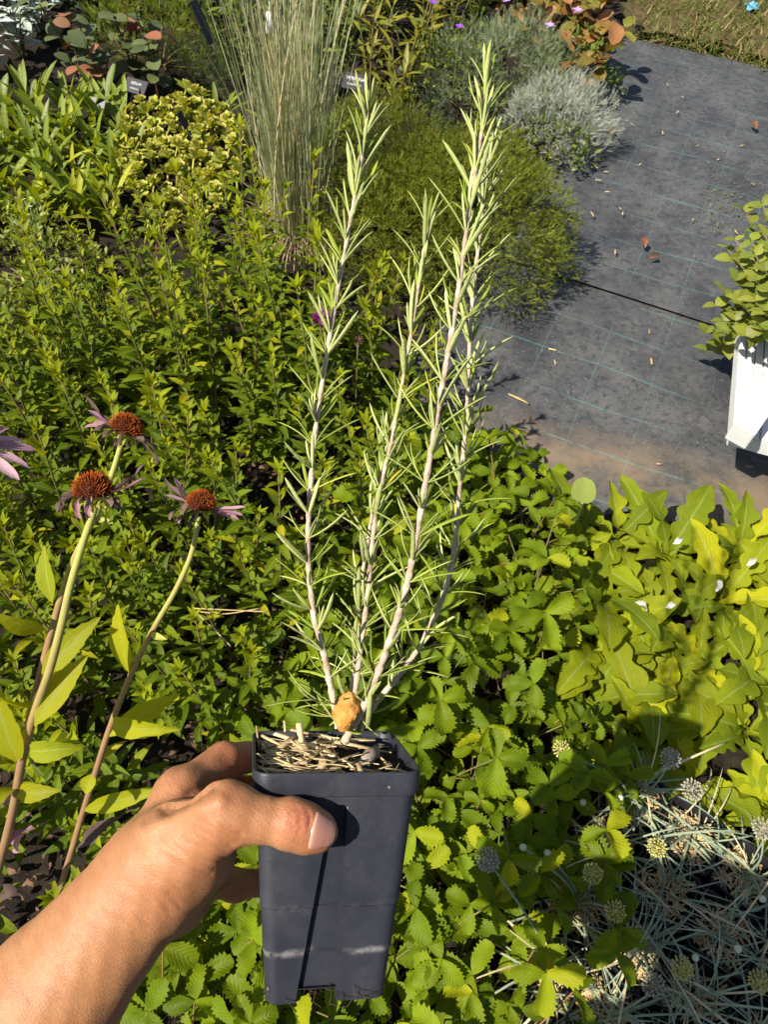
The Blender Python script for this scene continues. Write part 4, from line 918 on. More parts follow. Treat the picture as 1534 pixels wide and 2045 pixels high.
for (b0, t0, d0, d1, wd, ar, tw, mt) in [((104, 1205), (88, 1092), .755, .75, .024, .15, .2, 'cone_leaf'), ((90, 1258), (-15, 1222), .745, .70, .022, .35, .3, 'cone_leaf'), ((80, 1362), (197, 1236), .735, .74, .026, .3, -.3, 'cone_leaf'),
        ((68, 1450), (172, 1312), .69, .70, .028, .2, -.2, 'cone_leaf'), ((62, 1400), (-50, 1335), .73, .66, .036, .5, .2, 'cone_leaf'), ((36, 1520), (-20, 1310), .72, .70, .052, .2, .3, 'cone_leaf'), ((60, 1498), (172, 1490), .70, .69, .022, 1.0, -.5, 'cone_leaf'),
        ((30, 1582), (118, 1578), .745, .73, .020, .5, .0, 'cone_leaf'), ((30, 1575), (-40, 1640), .745, .70, .028, .6, .2, 'cone_leaf'), ((178, 1032), (225, 1045), .665, .66, .006, -.9, .3, 'sepal'), ((60, 1405), (115, 1365), .73, .72, .012, .2, 1.2, 'sepal')]:
    lb(at(*b0, d0), at(*t0, d1), wd, ar, toCam * .9 + Vector((-.3, 0, .3)), OVATE if wd > .03 else LANCE, mt, tA, origin=oA, twist=tw)
for (b0, t0, d0) in [((30, 1690), (62, 1650), .80), ((10, 1780), (40, 1790), .86)]:
    lb(at(*b0, d0), at(*t0, d0 - .01), .022, .7, toCam, OVATE, 'witherpetal', tA, 'withered_leaf', oA, twist=1.4, wave=.25, fold=.6)
# --- the single plant with a small half-pink head
fo = gp(60, 1960, .03); oC = Vector((fo.x, fo.y, .03))
PC = [at(397, 1032, .80), at(382, 1105, .80), at(352, 1175, .805), at(312, 1245, .81), at(278, 1310, .82), at(245, 1385, .835), at(215, 1465, .855), at(188, 1550, .88), at(160, 1640, .92), at(130, 1740, .97), fo]
tC = thing('coneflower_plant', 'slender coneflower with a small rust cone and ragged pink petals', 'coneflower', (fo.x, fo.y, .03)); stemof(tC, PC, .0027, .0044, oC)
axC = (CX * .2 + CY * .92 + toCam * .22).normalized()
C_ = [pw(k * .75 + rp.uniform(-.2, .2), rp.uniform(.018, .03), .008, rp.uniform(-.9, -.2), rp.uniform(-.2, 1.0)) for k in range(7)]
C_ += [(ang(axC, -CX), .030, .014, .1, -.1, 'pinkpetal'), (ang(axC, -CX + .35 * CY), .045, .008, .35, -.5, 'witherpetal'), (ang(axC, -CX * .8 + .8 * CY), .036, .008, .5, -.6, 'pinkpetal'), (ang(axC, CX), .036, .011, -.05, -.1, 'pinkpetal'), (ang(axC, CX - .25 * CY), .034, .010, -.2, -.1, 'pinkpetal'), (ang(axC, CX + .3 * CY), .038, .007, .1, -.3, 'pinkpetal'), (ang(axC, -CX - .5 * CY), .03, .008, -.4, .8, 'witherpetal')]
coneflower_head(tC, PC[0] + axC * .014 - oC, axC, .0152, C_, 3)
for (b0, t0, d0, d1, wd, ar, tw, mt) in [((256, 1342), (236, 1210), .825, .80, .030, .15, .3, 'cone_leaf'), ((228, 1442), (362, 1456), .845, .80, .024, .9, -.4, 'cone_leaf'), ((218, 1470), (355, 1388), .85, .86, .026, .3, -.3, 'cone_leaf'), ((168, 1618), (335, 1568), .90, .86, .022, .45, -.3, 'cone_leaf'),
        ((300, 1265), (332, 1277), .81, .80, .008, .4, .3, 'sepal'), ((186, 1545), (172, 1585), .88, .87, .02, .4, .2, 'cone_leaf')]:
    lb(at(*b0, d0), at(*t0, d1), wd, ar, toCam * .9 + Vector((-.3, 0, .3)), LANCE, mt, tC, origin=oC, twist=tw)
lb(at(155, 1690, .93), at(272, 1608, .90), .018, .4, toCam, LANCE, 'witherpetal', tC, 'withered_leaf', oC, twist=1.6, wave=.25, fold=.7)
# --- the fresh pink one at the picture's side
fo = gp(-260, 1500, .03); oD = Vector((fo.x, fo.y, .03)); hd = at(-62, 885, .72)
tD = thing('coneflower_plant', 'coneflower with fresh pink spreading petals growing beyond the forked one', 'coneflower', (fo.x, fo.y, .03)); stemof(tD, [hd - Vector((0, 0, .015)), at(-80, 1050, .76), at(-160, 1250, .9), fo], .0036, .005, oD)
axD = (CX * .3 + CY * .75 + toCam * .55).normalized()
coneflower_head(tD, hd - oD, axD, .019, [(k * .45, .046 + .006 * math.sin(k * 3), .013, -.05 + .1 * math.sin(k * 2), .25, 'pinkpetal') for k in range(14)], 4)

# ================================================================== THE POT HELD UP
ez = (CX * .18 + CY * .05 + CZ * .98).normalized(); ey = (CY + CX * .055 - ez * (CY + CX * .055).dot(ez)).normalized(); ex = ey.cross(ez)
PO = at(679, 1543, .385)
PM = Matrix(((ex.x, ey.x, ez.x, PO.x), (ex.y, ey.y, ez.y, PO.y), (ex.z, ey.z, ez.z, PO.z), (0, 0, 0, 1)))
def pot_plastic():
    N = NT('dark_pot_plastic'); tc = N.n('ShaderNodeTexCoord'); P = tc.outputs['Object']; sp = N.n('ShaderNodeSeparateXYZ'); N.l(P, sp.inputs[0])
    n1 = N.noise(P, 45, 5, .6); n2 = N.noise(P, 700, 3, .6); n3 = N.noise(P, 160, 4, .7)
    col = N.mix(N.ramp(n1, .3, .75), (.016, .018, .027), (.029, .031, .042))
    def band(y, wd, lo, hi):
        wy = N.math('ADD', sp.outputs[1], N.math('MULTIPLY', N.math('SUBTRACT', N.noise(P, 60, 3), .5), .006))
        d = N.math('ABSOLUTE', N.math('SUBTRACT', wy, y)); return N.math('MULTIPLY', N.math('SUBTRACT', 1.0, N.ramp(d, wd * .2, wd), True), N.ramp(n3, lo, hi), True)
    sc = N.math('MAXIMUM', N.math('MULTIPLY', band(-.0735, .005, .5, .75), .22), band(-.0975, .0028, .38, .60)); sc = N.math('MULTIPLY', sc, N.ramp(N.math('ABSOLUTE', sp.outputs[0]), .006, .016), True)
    col = N.mix(N.math('MULTIPLY', sc, .6), col, (.26, .25, .25))
    vo = N.n('ShaderNodeTexVoronoi'); vo.inputs['Scale'].default_value = 120; N.l(P, vo.inputs[0])
    speck = N.math('MULTIPLY', N.math('SUBTRACT', 1.0, N.ramp(vo.outputs['Distance'], .05, .12), True), N.ramp(N.noise(P, 25, 2), .56, .6))
    col = N.mix(N.math('MULTIPLY', speck, .7), col, (.30, .26, .22))
    dust = N.math('MULTIPLY', N.ramp(N.noise(P, 18, 5, .7), .5, .8), .25); col = N.mix(dust, col, (.11, .11, .12))
    return N.done(N.bsdf(col, N.math('ADD', .40, N.math('MULTIPLY', n1, .2)), .42, N.bump(n2, .22, .0006)))
M['potplastic'] = pot_plastic()
pot = thing('plant_pot', 'square dark grey plastic plant pot gripped in the hand', 'pot'); pot.matrix_world = PM
def rsq(hx, r, n):                  # rounded square perimeter, many points per side
    pts = []; side = 2 * (hx - r)
    for q, (cx, cy, a0) in enumerate(((1, -1, 270), (1, 1, 0), (-1, 1, 90), (-1, -1, 180))):
        for k in range(8):
            a = R(a0 + 90 * k / 8); pts.append((cx * (hx - r) + r * math.cos(a), cy * (hx - r) + r * math.sin(a)))
        a = R(a0 + 90); sx, sy = cx * (hx - r) + r * math.cos(a), cy * (hx - r) + r * math.sin(a)
        dx, dy = -math.sin(a), math.cos(a)
        for k in range(n): pts.append((sx + dx * side * k / n, sy + dy * side * k / n))
    return pts
def side_cols(S, l, r, n=10):
    """stations along one face; four of them stay on the walls of the recess"""
    w = .0004
    return list(np.linspace(-S, l - .0006, n)) + [l, l + w] + list(np.linspace(l + .0012, r - .0012, 8)) + [r - w, r] + list(np.linspace(r + .0006, S, n))
ys = [-.0125] + list(np.linspace(-.0135, -.0165, 4)) + [-.0176, -.0182, -.0188, -.0196] + list(np.linspace(-.021, -.0705, 26)) + [-.0712, -.0725, -.0732] + list(np.linspace(-.076, -.096, 10)) + [-.0975, -.0985] + list(np.linspace(-.1, -.1245, 12))
rings = []
for y in ys:
    u = (-y) / .125; hx = .0440 - .0105 * u - (.0006 if y < -.0728 else 0) - (.0005 if y < -.098 else 0); rc = .0085 - .0015 * u
    ug = max(0.0, (-.0175 - y) / .107); gl, gr = -.0032 - .0135 * ug, .0052
    if y > -.0196: k_ = max(0.0, (-.0176 - y) / .002); k_ = math.sqrt(min(1, k_)); mid_ = (gl + gr) / 2; gl, gr = mid_ + (gl - mid_) * (.55 + .45 * k_), mid_ + (gr - mid_) * (.55 + .45 * k_)
    dep = 0.0 if y >= -.0176 else min(.0036, .0036 * ((-.0176 - y) / .0010))
    ring = []
    for q in range(4):          # front, right, back, left
        a0 = -90 + 90 * q; ca, sa = math.cos(R(90 * q)), math.sin(R(90 * q))
        pts = []
        for k in range(7): a = R(-135 + 45 + 0) ; 
        for s_ in side_cols(hx - rc, gl, gr):
            ing = gl + .0002 < s_ < gr - .0002; d = dep if ing else 0.0
            yy = -.118 + (y + .118) * .12 if (ing and y < -.118) else y
            pts.append((s_, hx - d, yy))
        for k in range(1, 8): a = R(90 - 90 * k / 8); pts.append((hx - rc + rc * math.cos(a), hx - rc + rc * math.sin(a), y))
        for (x, z, yy) in pts: ring.append((x * ca + z * sa, yy, -x * sa + z * ca - .045))
    rings.append(ring)
mb = MB(); V, Fc = loft(rings, False); mb.add(V, Fc); o = mb.build('body', M['potplastic'], pot); o.data.set_sharp_from_angle(angle=R(32))
# rim band with inner wall
RR = [(.0442, -.0128, .0088), (.0449, -.0128, .0092), (.0452, -.0122, .0094), (.0457, -.001, .0096), (.0456, -.0003, .0096), (.0453, 0, .0094), (.0446, 0, .009), (.0442, -.0005, .0088), (.0437, -.002, .0086), (.0431, -.0115, .0082), (.0382, -.0172, .007)]
rings = [[(x, y, z - .045) for x, z in rsq(h, r_, 20)] for h, y, r_ in RR]
mb = MB(); V, Fc = loft(rings, False); mb.add(V, Fc); mb.build('rim', M['potplastic'], pot)
mb = MB(); V, Fc = loft([[(x, -.1175, z - .045) for x, z in rsq(.0325, .006, 8)], [(x, -.1170, z - .045) for x, z in rsq(.0325, .006, 8)]]); mb.add(V, Fc); mb.build('base', M['potplastic'], pot)
# soil, straw and roots
SOILY = -.0085
so_ = MB(); nn = 26; V = []
for j in range(nn + 1):
    for i in range(nn + 1):
        x, z = -.043 + .086 * i / nn, -.088 + .086 * j / nn
        V.append((x, SOILY + .003 * math.exp(-((x - .002) ** 2 + (z + .045) ** 2) / .0008) + random.uniform(-.0018, .0018), z))
so_.add(V, [(j * (nn + 1) + i, (j + 1) * (nn + 1) + i, (j + 1) * (nn + 1) + i + 1, j * (nn + 1) + i + 1) for j in range(nn) for i in range(nn)])
o = so_.build('potting_soil', soil_mat('potting_soil', (.02, .014, .01), (.06, .042, .028), (.11, .08, .05))); o.matrix_world = PM; tag(o, 'dark potting soil filling the hand-held pot', 'soil')
M['straw2'] = plainmat('fresh_straw', (.66, .53, .29), (.34, .24, .13), 40, rough=.6, objrand=.45)
rr = random.Random(70)
st = thing('straw_mulch', 'pale chopped straw mulch covering the soil in the hand-held pot', 'straw'); st.matrix_world = PM
for k in range(210):
    x = rr.uniform(-.040, .036); z = rr.uniform(-.084, -.006)
    if x > .008 and rr.random() < .62: continue
    L = rr.uniform(.010, .034); a = rr.uniform(0, 3.14) if rr.random() < .5 else R(38) + rr.gauss(0, .4); wd = rr.uniform(.0005, .0017) if k % 5 else rr.uniform(.0022, .0042)
    d = Vector((math.cos(a), rr.uniform(-.3, .55) if k % 3 else -abs(rr.gauss(0, .4)), math.sin(a))) * L * .5; P = Vector((x, SOILY + .0015 + rr.uniform(0, .008) * (1 - abs(x) / .06), z))
    for sg in (-1, 1):
        q = P + d * sg
        if abs(q.x) > .042: d *= .042 / abs(q.x) * .6
        if q.z > -.004 or q.z < -.087: d *= .4
    mb = MB(); V, Fc, uv = tube([P - d, P + Vector((0, .0006, 0)), P + d], wd * .5, 6); 
    c = np.array(P); V = (V - c); V[:, 1] *= .6; V = V + c
    mb.add(V, Fc, uv, rr.random()); mb.build('straw', M['straw2'], st)
for (p0, p1, wd) in [((-.0405, -.012, -.07), (-.0435, .006, -.078), .0013), ((-.024, -.010, -.075), (-.026, .008, -.083), .0016), ((-.014, -.012, -.066), (-.0175, .009, -.072), .0042), ((-.038, -.01, -.06), (-.02, .0015, -.068), .004)]:
    mb = MB(); V, Fc, uv = tube([p0, [(a + b) / 2 for a, b in zip(p0, p1)], p1], wd * .5, 6); mb.add(V, Fc, uv, rr.random()); mb.build('straw', M['straw2'], st)
mb = MB(); V, Fc, uv = tube([(.018, -.006, -.035), (.023, -.003, -.042), (.028, -.001, -.048)], [.0035, .0042, .003], 9); mb.add(V, Fc, uv)
o = mb.build('bark_chip', plainmat('grey_bark', (.30, .25, .20), (.20, .16, .13), 200, bump=.6, bscale=400)); o.matrix_world = PM; tag(o, 'rounded grey bark chip on the soil at the pot right side', 'bark')
mb = MB(); V, Fc, uv = tube([(.030, -.007, -.030), (.034, -.005, -.030)], [.003, .0025], 7); mb.add(V, Fc, uv)
o = mb.build('brown_pebble', plainmat('brown_pebble', (.20, .13, .07), (.14, .09, .05), 100)); o.matrix_world = PM; tag(o, 'small brown pebble on the soil beside the bark chip', 'pebble')
mb = MB()
for k in range(150):
    x, z = rr.uniform(-.030, .030), rr.uniform(-.075, -.012); a = rr.uniform(0, 6.28); P = [Vector((x, -.116, z))]
    for s in range(3): P.append(P[-1] + Vector((rr.gauss(0, .004), -rr.uniform(.001, .004), rr.gauss(.001, .004))))
    V, Fc, uv = tube(P, .0002, 3, False); mb.add(V, Fc, uv, rr.random())
o = mb.build('roots', plainmat('root', (.04, .022, .012), (.08, .05, .03), 100), pot); o['kind'] = 'stuff'

# ================================================================== ROSEMARY
ro = at(690, 1478, .43)
rose = thing('rosemary_plant', 'tall rosemary plant with several needle-leaved pale stems rising from the pot', 'rosemary', (ro.x, ro.y, ro.z))
def needle(L, W, bend, seed):
    """closed needle: green convex top, whitish underside between rolled margins"""
    u = np.linspace(0, 1, 8); pf = NEED(u) * W / 2; ang = -bend * u + bend * .25
    y = np.concatenate([[0], np.cumsum(np.cos(ang[1:]) * L / 7)]); z = np.concatenate([[0], np.cumsum(np.sin(ang[1:]) * L / 7)])
    V = []; Fc = []; mt = []; UV = []
    prf = [(-1, 0), (-.55, .42), (0, .22), (.55, .42), (1, 0), (.35, -.28), (-.35, -.28)]
    for i in range(8):
        for (a, b) in prf: V.append((a * pf[i], y[i], z[i] + b * pf[i])); UV.append((u[i], a * .5 + .5))
    m = len(prf)
    for i in range(7):
        for k in range(m): k2 = (k + 1) % m; Fc.append((i * m + k, i * m + k2, (i + 1) * m + k2, (i + 1) * m + k)); mt.append(0 if k < 4 else 1)
    Fc = [f[::-1] for f in Fc]
    return np.array(V), Fc, np.array(UV), mt
NDL = []
for i in range(10):
    r_ = random.Random(1000 + i); V, Fc, uv, mt = needle(r_.uniform(.026, .036), r_.uniform(.0024, .0031), r_.uniform(-.6, .8), i); mb = MB(); mb.add(V, Fc, uv, 0, mt); NDL.append((V, Fc, uv, mt, mb.mesh('needle_leaf', [M['rose_top'], M['rose_under']])))
RST = [
 ([(676, 1455), (668, 1410), (648, 1310), (627, 1230), (615, 1100), (621, 960), (634, 830), (664, 640), (700, 440), (722, 320), (735, 215)], (.428, .432, .436, .44, .442, .444, .445, .446, .448, .45, .452), .0022, .0010),
 ([(700, 1470), (716, 1330), (733, 1200), (752, 1020), (788, 850), (824, 650), (842, 530), (855, 450)], (.435, .445, .452, .456, .458, .458, .458, .458), .0019, .0009),
 ([(694, 1470), (706, 1345), (720, 1180), (738, 1060), (756, 960), (772, 880)], (.44, .456, .466, .47, .472, .472), .0017, .0009),
 ([(688, 1482), (735, 1392), (775, 1290), (810, 1180), (832, 1070), (860, 910), (882, 780), (907, 638), (921, 545), (936, 430), (950, 340), (964, 250), (971, 165)], (.424, .420, .417, .415, .414, .413, .412, .412, .413, .414, .416, .418, .42), .0024, .0010),
 ([(712, 1472), (742, 1415), (800, 1345), (850, 1270), (900, 1140), (920, 960), (932, 830), (941, 640), (955, 500), (968, 390), (980, 300)], (.438, .445, .452, .456, .458, .458, .458, .458, .458, .459, .46), .0021, .0010),
]
rr = random.Random(321); mbx = MB(); cnt = 0; allL = []
for si, (pp, dd, r0, r1) in enumerate(RST):
    P = [at(x, y, d) - ro for (x, y), d in zip(pp, dd)]; S = spline(P, 12)
    rad = []
    for i in range(len(S)): rad.append(r0 + (r1 - r0) * i / (len(S) - 1) + .00028 * math.sin(i * 2.1) + .00012 * rr.uniform(-1, 1))
    mb = MB(); V, Fc, uv = tube(S, rad, 9); mb.add(V, Fc, uv); stem = mb.build('stem', M['rose_stem'], rose)
    Ls = [0]
    for a, b in zip(S[:-1], S[1:]): Ls.append(Ls[-1] + (b - a).length)
    tot = Ls[-1]; s = .030 if si in (0, 3) else .036; az = rr.random() * 6
    while s < tot:
        i = max(1, next(k for k, l in enumerate(Ls) if l >= s)); f = (s - Ls[i - 1]) / (Ls[i] - Ls[i - 1]); q = S[i - 1].lerp(S[i], f); tg = (S[i] - S[i - 1]).normalized(); u = s / tot
        az += 1.5708 + rr.uniform(-.25, .25); e1 = tg.orthogonal().normalized(); e2 = tg.cross(e1)
        nn_ = 2 if u > .97 else 2
        for side in (0, math.pi):
            main = [(0, 1.0)] + [(rr.uniform(-.9, .9), rr.uniform(.5, .9)) for _ in range(rr.choice((1, 2, 3, 3)))]
            for (da, sc_) in main:
                a = az + side + da; out = e1 * math.cos(a) + e2 * math.sin(a)
                spread = (1.05 if u < .45 else .85 if u < .8 else .55) * (1 if sc_ > .9 else .72) * rr.uniform(.75, 1.2)
                d = tg * math.cos(spread) + out * math.sin(spread); up = tg * math.sin(spread) - out * math.cos(spread)
                # upper side of a needle faces the stem's axis
                m = frame(q + out * rad[i] * .7, d, up) @ Matrix.Rotation(rr.uniform(-.5, .5), 4, 'Y') @ Matrix.Scale(sc_ * rr.uniform(.82, 1.12) * (1.0 if u < .9 else .85), 4)
                allL.append((stem, m, rr.randrange(10), sc_))
        s += (.0125 + .004 * rr.random()) * (1.0 if u < .8 else .8)
    for k in range(5):
        a = k * 1.3; out = e1 * math.cos(a) + e2 * math.sin(a); sp_a = .18 + .06 * k; d = tg * math.cos(sp_a) + out * math.sin(sp_a)
        allL.append((stem, frame(S[-1] - tg * .004, d, tg * math.sin(sp_a) - out * math.cos(sp_a)) @ Matrix.Scale(.75, 4), rr.randrange(10), .75))
# a few low leaves at the foot
for k in range(26):
    a = rr.uniform(0, 6.28); d = (ex * math.cos(a) + ez * math.sin(a) * .8 + ey * rr.uniform(-.1, .8)).normalized(); q = at(690 + rr.gauss(0, 22), 1400 + rr.uniform(-10, 70), .43) - ro
    allL.append((None, frame(q, d, ey) @ Matrix.Scale(rr.uniform(.8, 1.25), 4), rr.randrange(10), .9))
allL.sort(key=lambda q: -q[3]); print('needles', len(allL))
for n_, (stem, m, k, sc_) in enumerate(allL):
    if n_ < 300: o = obj('leaf', NDL[k][4], stem if stem is not None else rose); o.matrix_local = m
    else: mbx.add(NDL[k][0], NDL[k][1], NDL[k][2], rr.random(), NDL[k][3], m)
o = mbx.build('small_leaves', [M['rose_top'], M['rose_under']], rose); o['kind'] = 'stuff'
# foamy orange egg case on the stem foot
mb = MB(); nu_, nv_ = 26, 30; V = []
r_ = random.Random(5)
for i in range(nu_ + 1):
    t_ = i / nu_; w_ = math.sin(math.pi * min(1, max(0, t_ * .96 + .02))) ** .6
    for k in range(nv_):
        a = 2 * math.pi * k / nv_; n_ = 1 + .10 * math.sin(a * 3 + t_ * 11) + .07 * math.sin(a * 7 - t_ * 23) + .05 * r_.uniform(-1, 1)
        V.append((.0072 * w_ * n_ * math.cos(a), -.0115 + .023 * t_, .0068 * w_ * n_ * math.sin(a)))
Fc = [(i * nv_ + k, i * nv_ + (k + 1) % nv_, (i + 1) * nv_ + (k + 1) % nv_, (i + 1) * nv_ + k) for i in range(nu_) for k in range(nv_)]
mb.add(V, [f[::-1] for f in Fc]); o = mb.build('egg_case', plainmat('orange_foam', (.56, .18, .022), (.58, .34, .10), 180, rough=.75, bump=.9, bscale=350, bdist=.002, objrand=0))
eg = at(692, 1421, .418); o.matrix_world = Matrix(((ex.x, ey.x, ez.x, eg.x), (ex.y, ey.y, ez.y, eg.y), (ex.z, ey.z, ez.z, eg.z), (0, 0, 0, 1))) @ Matrix.Rotation(R(-12), 4, 'Z')
tag(o, 'lumpy orange foam-like egg case stuck between the rosemary stem bases', 'egg case')
# ================================================================== THE PERSON HOLDING THE POT
def smin(a, b, k):
    h = np.clip(.5 + .5 * (b - a) / k, 0, 1); return b + (a - b) * h - k * h * (1 - h)
def cone(p, a, b, ra, rb, fl=None):
    a = np.asarray(a, np.float32); b = np.asarray(b, np.float32); ab = b - a; q = p - a
    t = np.clip((q @ ab) / max(1e-12, float(ab @ ab)), 0, 1); v = q - t[:, None] * ab
    if fl is not None:
        n, s = fl; n = np.asarray(n, np.float32); c = v @ n; v = v + np.outer(c * (s - 1), n)
    return np.sqrt((v * v).sum(1)) - (ra + t * (rb - ra))
def nets(fn, lo, hi, h):
    """polygonise fn<0 on a grid (surface nets), then settle the vertices on the surface"""
    lo = np.asarray(lo, np.float32); n = np.ceil((np.asarray(hi) - lo) / h).astype(int) + 1
    g = [lo[i] + h * np.arange(n[i], dtype=np.float32) for i in range(3)]
    val = np.empty(tuple(n), np.float32)
    yy, zz = np.meshgrid(g[1], g[2], indexing='ij'); yz = np.stack([yy.ravel(), zz.ravel()], 1)
    CH = 24
    for i in range(0, n[0], CH):
        xs = g[0][i:i + CH]; P = np.concatenate([np.repeat(xs, len(yz))[:, None], np.tile(yz, (len(xs), 1))], 1).astype(np.float32)
        val[i:i + CH] = fn(P).reshape(len(xs), n[1], n[2])
    ins = val < 0; c = [n[0] - 1, n[1] - 1, n[2] - 1]
    cnt = sum(ins[a:a + c[0], b:b + c[1], d:d + c[2]].astype(np.int8) for a in (0, 1) for b in (0, 1) for d in (0, 1))
    act = (cnt > 0) & (cnt < 8); idx = -np.ones(act.shape, np.int64); I = np.argwhere(act); idx[act] = np.arange(len(I))
    acc = np.zeros((len(I), 3)); num = np.zeros(len(I))
    cor = [(a, b, d) for a in (0, 1) for b in (0, 1) for d in (0, 1)]
    for A in cor:
        for ax in range(3):
            if A[ax]: continue
            B = list(A); B[ax] = 1
            va = val[I[:, 0] + A[0], I[:, 1] + A[1], I[:, 2] + A[2]]; vb = val[I[:, 0] + B[0], I[:, 1] + B[1], I[:, 2] + B[2]]
            m = (va < 0) != (vb < 0); t = np.where(m, va / np.where(m, va - vb, 1), 0)
            pt = np.tile(np.array(A, float), (len(I), 1)); pt[:, ax] += t; acc[m] += pt[m]; num[m] += 1
    Vv = lo + h * (I + acc / num[:, None]); Fc = []
    for ax in range(3):
        a = ins; sl0 = [slice(None)] * 3; sl1 = [slice(None)] * 3; sl0[ax] = slice(0, -1); sl1[ax] = slice(1, None)
        E0 = a[tuple(sl0)]; E1 = a[tuple(sl1)]; b, d = [(1, 2), (2, 0), (0, 1)][ax]
        for flag, rev in (((E0 & ~E1), False), ((~E0 & E1), True)):
            K = np.argwhere(flag); ok = (K[:, b] > 0) & (K[:, d] > 0) & (K[:, b] < c[b]) & (K[:, d] < c[d]); K = K[ok]
            q = []
            for ob, od in ((-1, -1), (0, -1), (0, 0), (-1, 0)):
                J = K.copy(); J[:, b] += ob; J[:, d] += od; q.append(idx[J[:, 0], J[:, 1], J[:, 2]])
            q = np.stack(q, 1); q = q[(q >= 0).all(1)]; Fc.append(q[:, ::-1] if rev else q)
    Fc = np.concatenate(Fc)
    Vv = Vv.astype(np.float32)
    for _ in range(2):
        e = h * .3; f0 = fn(Vv); G = np.stack([(fn(Vv + np.eye(3, dtype=np.float32)[k] * e) - f0) / e for k in range(3)], 1)
        G2 = np.maximum((G * G).sum(1), .2); Vv = Vv - (f0 / G2)[:, None] * G
    return Vv, Fc, G
# --- hand and forearm: joints in the hand's own axes (right, up, towards the viewer), metres
def hc(px, py, d): return ((px - 767) / F * d, -(py - 1022.5) / F * d, -d)
WR = hc(306, 1742, .392)
ELB = hc(-285, 2455, .37)
palm = [ (hc(100, 1993, .388), WR, .0365, .0275), (ELB, hc(100, 1993, .388), .043, .0365),
 (WR, hc(352, 1690, .388), .0270, .0230), (hc(345, 1712, .386), hc(452, 1626, .371), .0225, .0148),
 (hc(330, 1752, .396), hc(402, 1708, .392), .0245, .0185), (hc(318, 1712, .404), hc(364, 1592, .428), .0235, .0165),
 (hc(325, 1745, .412), hc(380, 1644, .448), .0230, .0160), (hc(335, 1765, .415), hc(397, 1694, .458), .0225, .0150), (hc(345, 1785, .412), hc(412, 1748, .455), .0215, .0135)]
thumb = [(hc(452, 1626, .371), hc(520, 1636, .3695), .0140, .0106), (hc(520, 1636, .3695), hc(583, 1646, .3712), .0106, .0122), (hc(583, 1646, .3712), hc(618, 1657, .3732), .0122, .0113), (hc(618, 1657, .3732), hc(640, 1661, .3752), .0112, .0090)]
fingers = [
 [(hc(364, 1592, .428), hc(447, 1520, .462), .0158, .0112), (hc(447, 1520, .462), hc(528, 1506, .4895), .0112, .0092), (hc(528, 1506, .4895), hc(585, 1508, .4905), .0092, .0076)],
 [(hc(380, 1644, .448), hc(462, 1582, .478), .0155, .0108), (hc(462, 1582, .478), hc(540, 1578, .4955), .0108, .0092), (hc(540, 1578, .4955), hc(600, 1580, .4945), .0092, .0076)],
 [(hc(397, 1694, .458), hc(465, 1658, .484), .0145, .0104), (hc(465, 1658, .484), hc(542, 1648, .4940), .0104, .0088), (hc(542, 1648, .4940), hc(596, 1650, .4925), .0088, .0072)],
 [(hc(412, 1748, .455), hc(470, 1768, .474), .0125, .0096), (hc(470, 1768, .474), hc(530, 1762, .4870), .0096, .0082), (hc(530, 1762, .4870), hc(578, 1760, .4850), .0082, .0068)]]
KN = [(hc(455, 1600, .362), .012, .0016), (hc(590, 1632, .360), .010, .0010), (hc(352, 1575, .415), .013, .0018), (hc(440, 1500, .455), .010, .0010)]
def hand_sdf(p):
    d = None
    for a, b, ra, rb in palm:
        q = cone(p, a, b, ra, rb); d = q if d is None else smin(d, q, .009)
    th = None
    for a, b, ra, rb in thumb:
        q = cone(p, a, b, ra, rb, ((.0, .0, 1.0), 1.10)); th = q if th is None else smin(th, q, .005)
    r_ = smin(d, th, .010)
    for f in fingers:
        q = None
        for a, b, ra, rb in f:
            c = cone(p, a, b, ra, rb); q = c if q is None else smin(q, c, .004)
        r_ = np.minimum(r_, smin(d, q, .007))
    for c, s, amp in KN:
        r_ = r_ - amp * np.exp(-((p - np.asarray(c, np.float32)) ** 2).sum(1) / (s * s))
    return r_
def seg2(px, py, a, b):
    dx, dy = b[0] - a[0], b[1] - a[1]; t = np.clip(((px - a[0]) * dx + (py - a[1]) * dy) / (dx * dx + dy * dy), 0, 1)
    return np.hypot(px - a[0] - t * dx, py - a[1] - t * dy)
HV, HF, HG = nets(hand_sdf, (-.335, -.445, -.515), (-.012, -.115, -.325), .0015)
HN = HG / np.maximum(np.linalg.norm(HG, axis=1), 1e-6)[:, None]
hx_ = 767 + HV[:, 0] / -HV[:, 2] * F; hy_ = 1022.5 - HV[:, 1] / -HV[:, 2] * F
CRE = []
for k in range(9):    # folds fanning round the root of the thumb
    t = k / 8.0; x0, y0 = 478 - 66 * t + rp.uniform(-4, 4), 1668 + 88 * t + rp.uniform(-3, 3)
    CRE.append(([(x0, y0), (x0 - 22 - 10 * t, y0 - 12 + 4 * t), (x0 - 52 - 40 * t + rp.uniform(-14, 14), y0 - 36 - 8 * t)], rp.uniform(3.5, 6), .00095 * (1 - .35 * t) * rp.uniform(.5, 1.2)))
for k in range(7):    # wrist folds
    x0, y0 = 372 - 16 * k, 1800 + 10 * k; j_ = rp.uniform(-16, 16); CRE.append(([(x0 + rp.uniform(-6, 6), y0), (x0 - 30, y0 - 38), (x0 - 70 + j_, y0 - 72 + j_)], rp.uniform(5, 9), .00042 * rp.uniform(.4, 1.2)))
for k in range(5):    # thumb joint
    x0 = 577 + 9 * k; CRE.append(([(x0, 1608 + 3 * k), (x0 + 6, 1630), (x0 + rp.uniform(-3, 3), 1664)], 2.3, .00085 * rp.uniform(.5, 1.2)))
for k in range(4):
    x0 = 462 + 8 * k; CRE.append(([(x0, 1688 - 3 * k), (x0 - 4, 1664)], 2.4, .0006))
disp = np.zeros(len(HV))
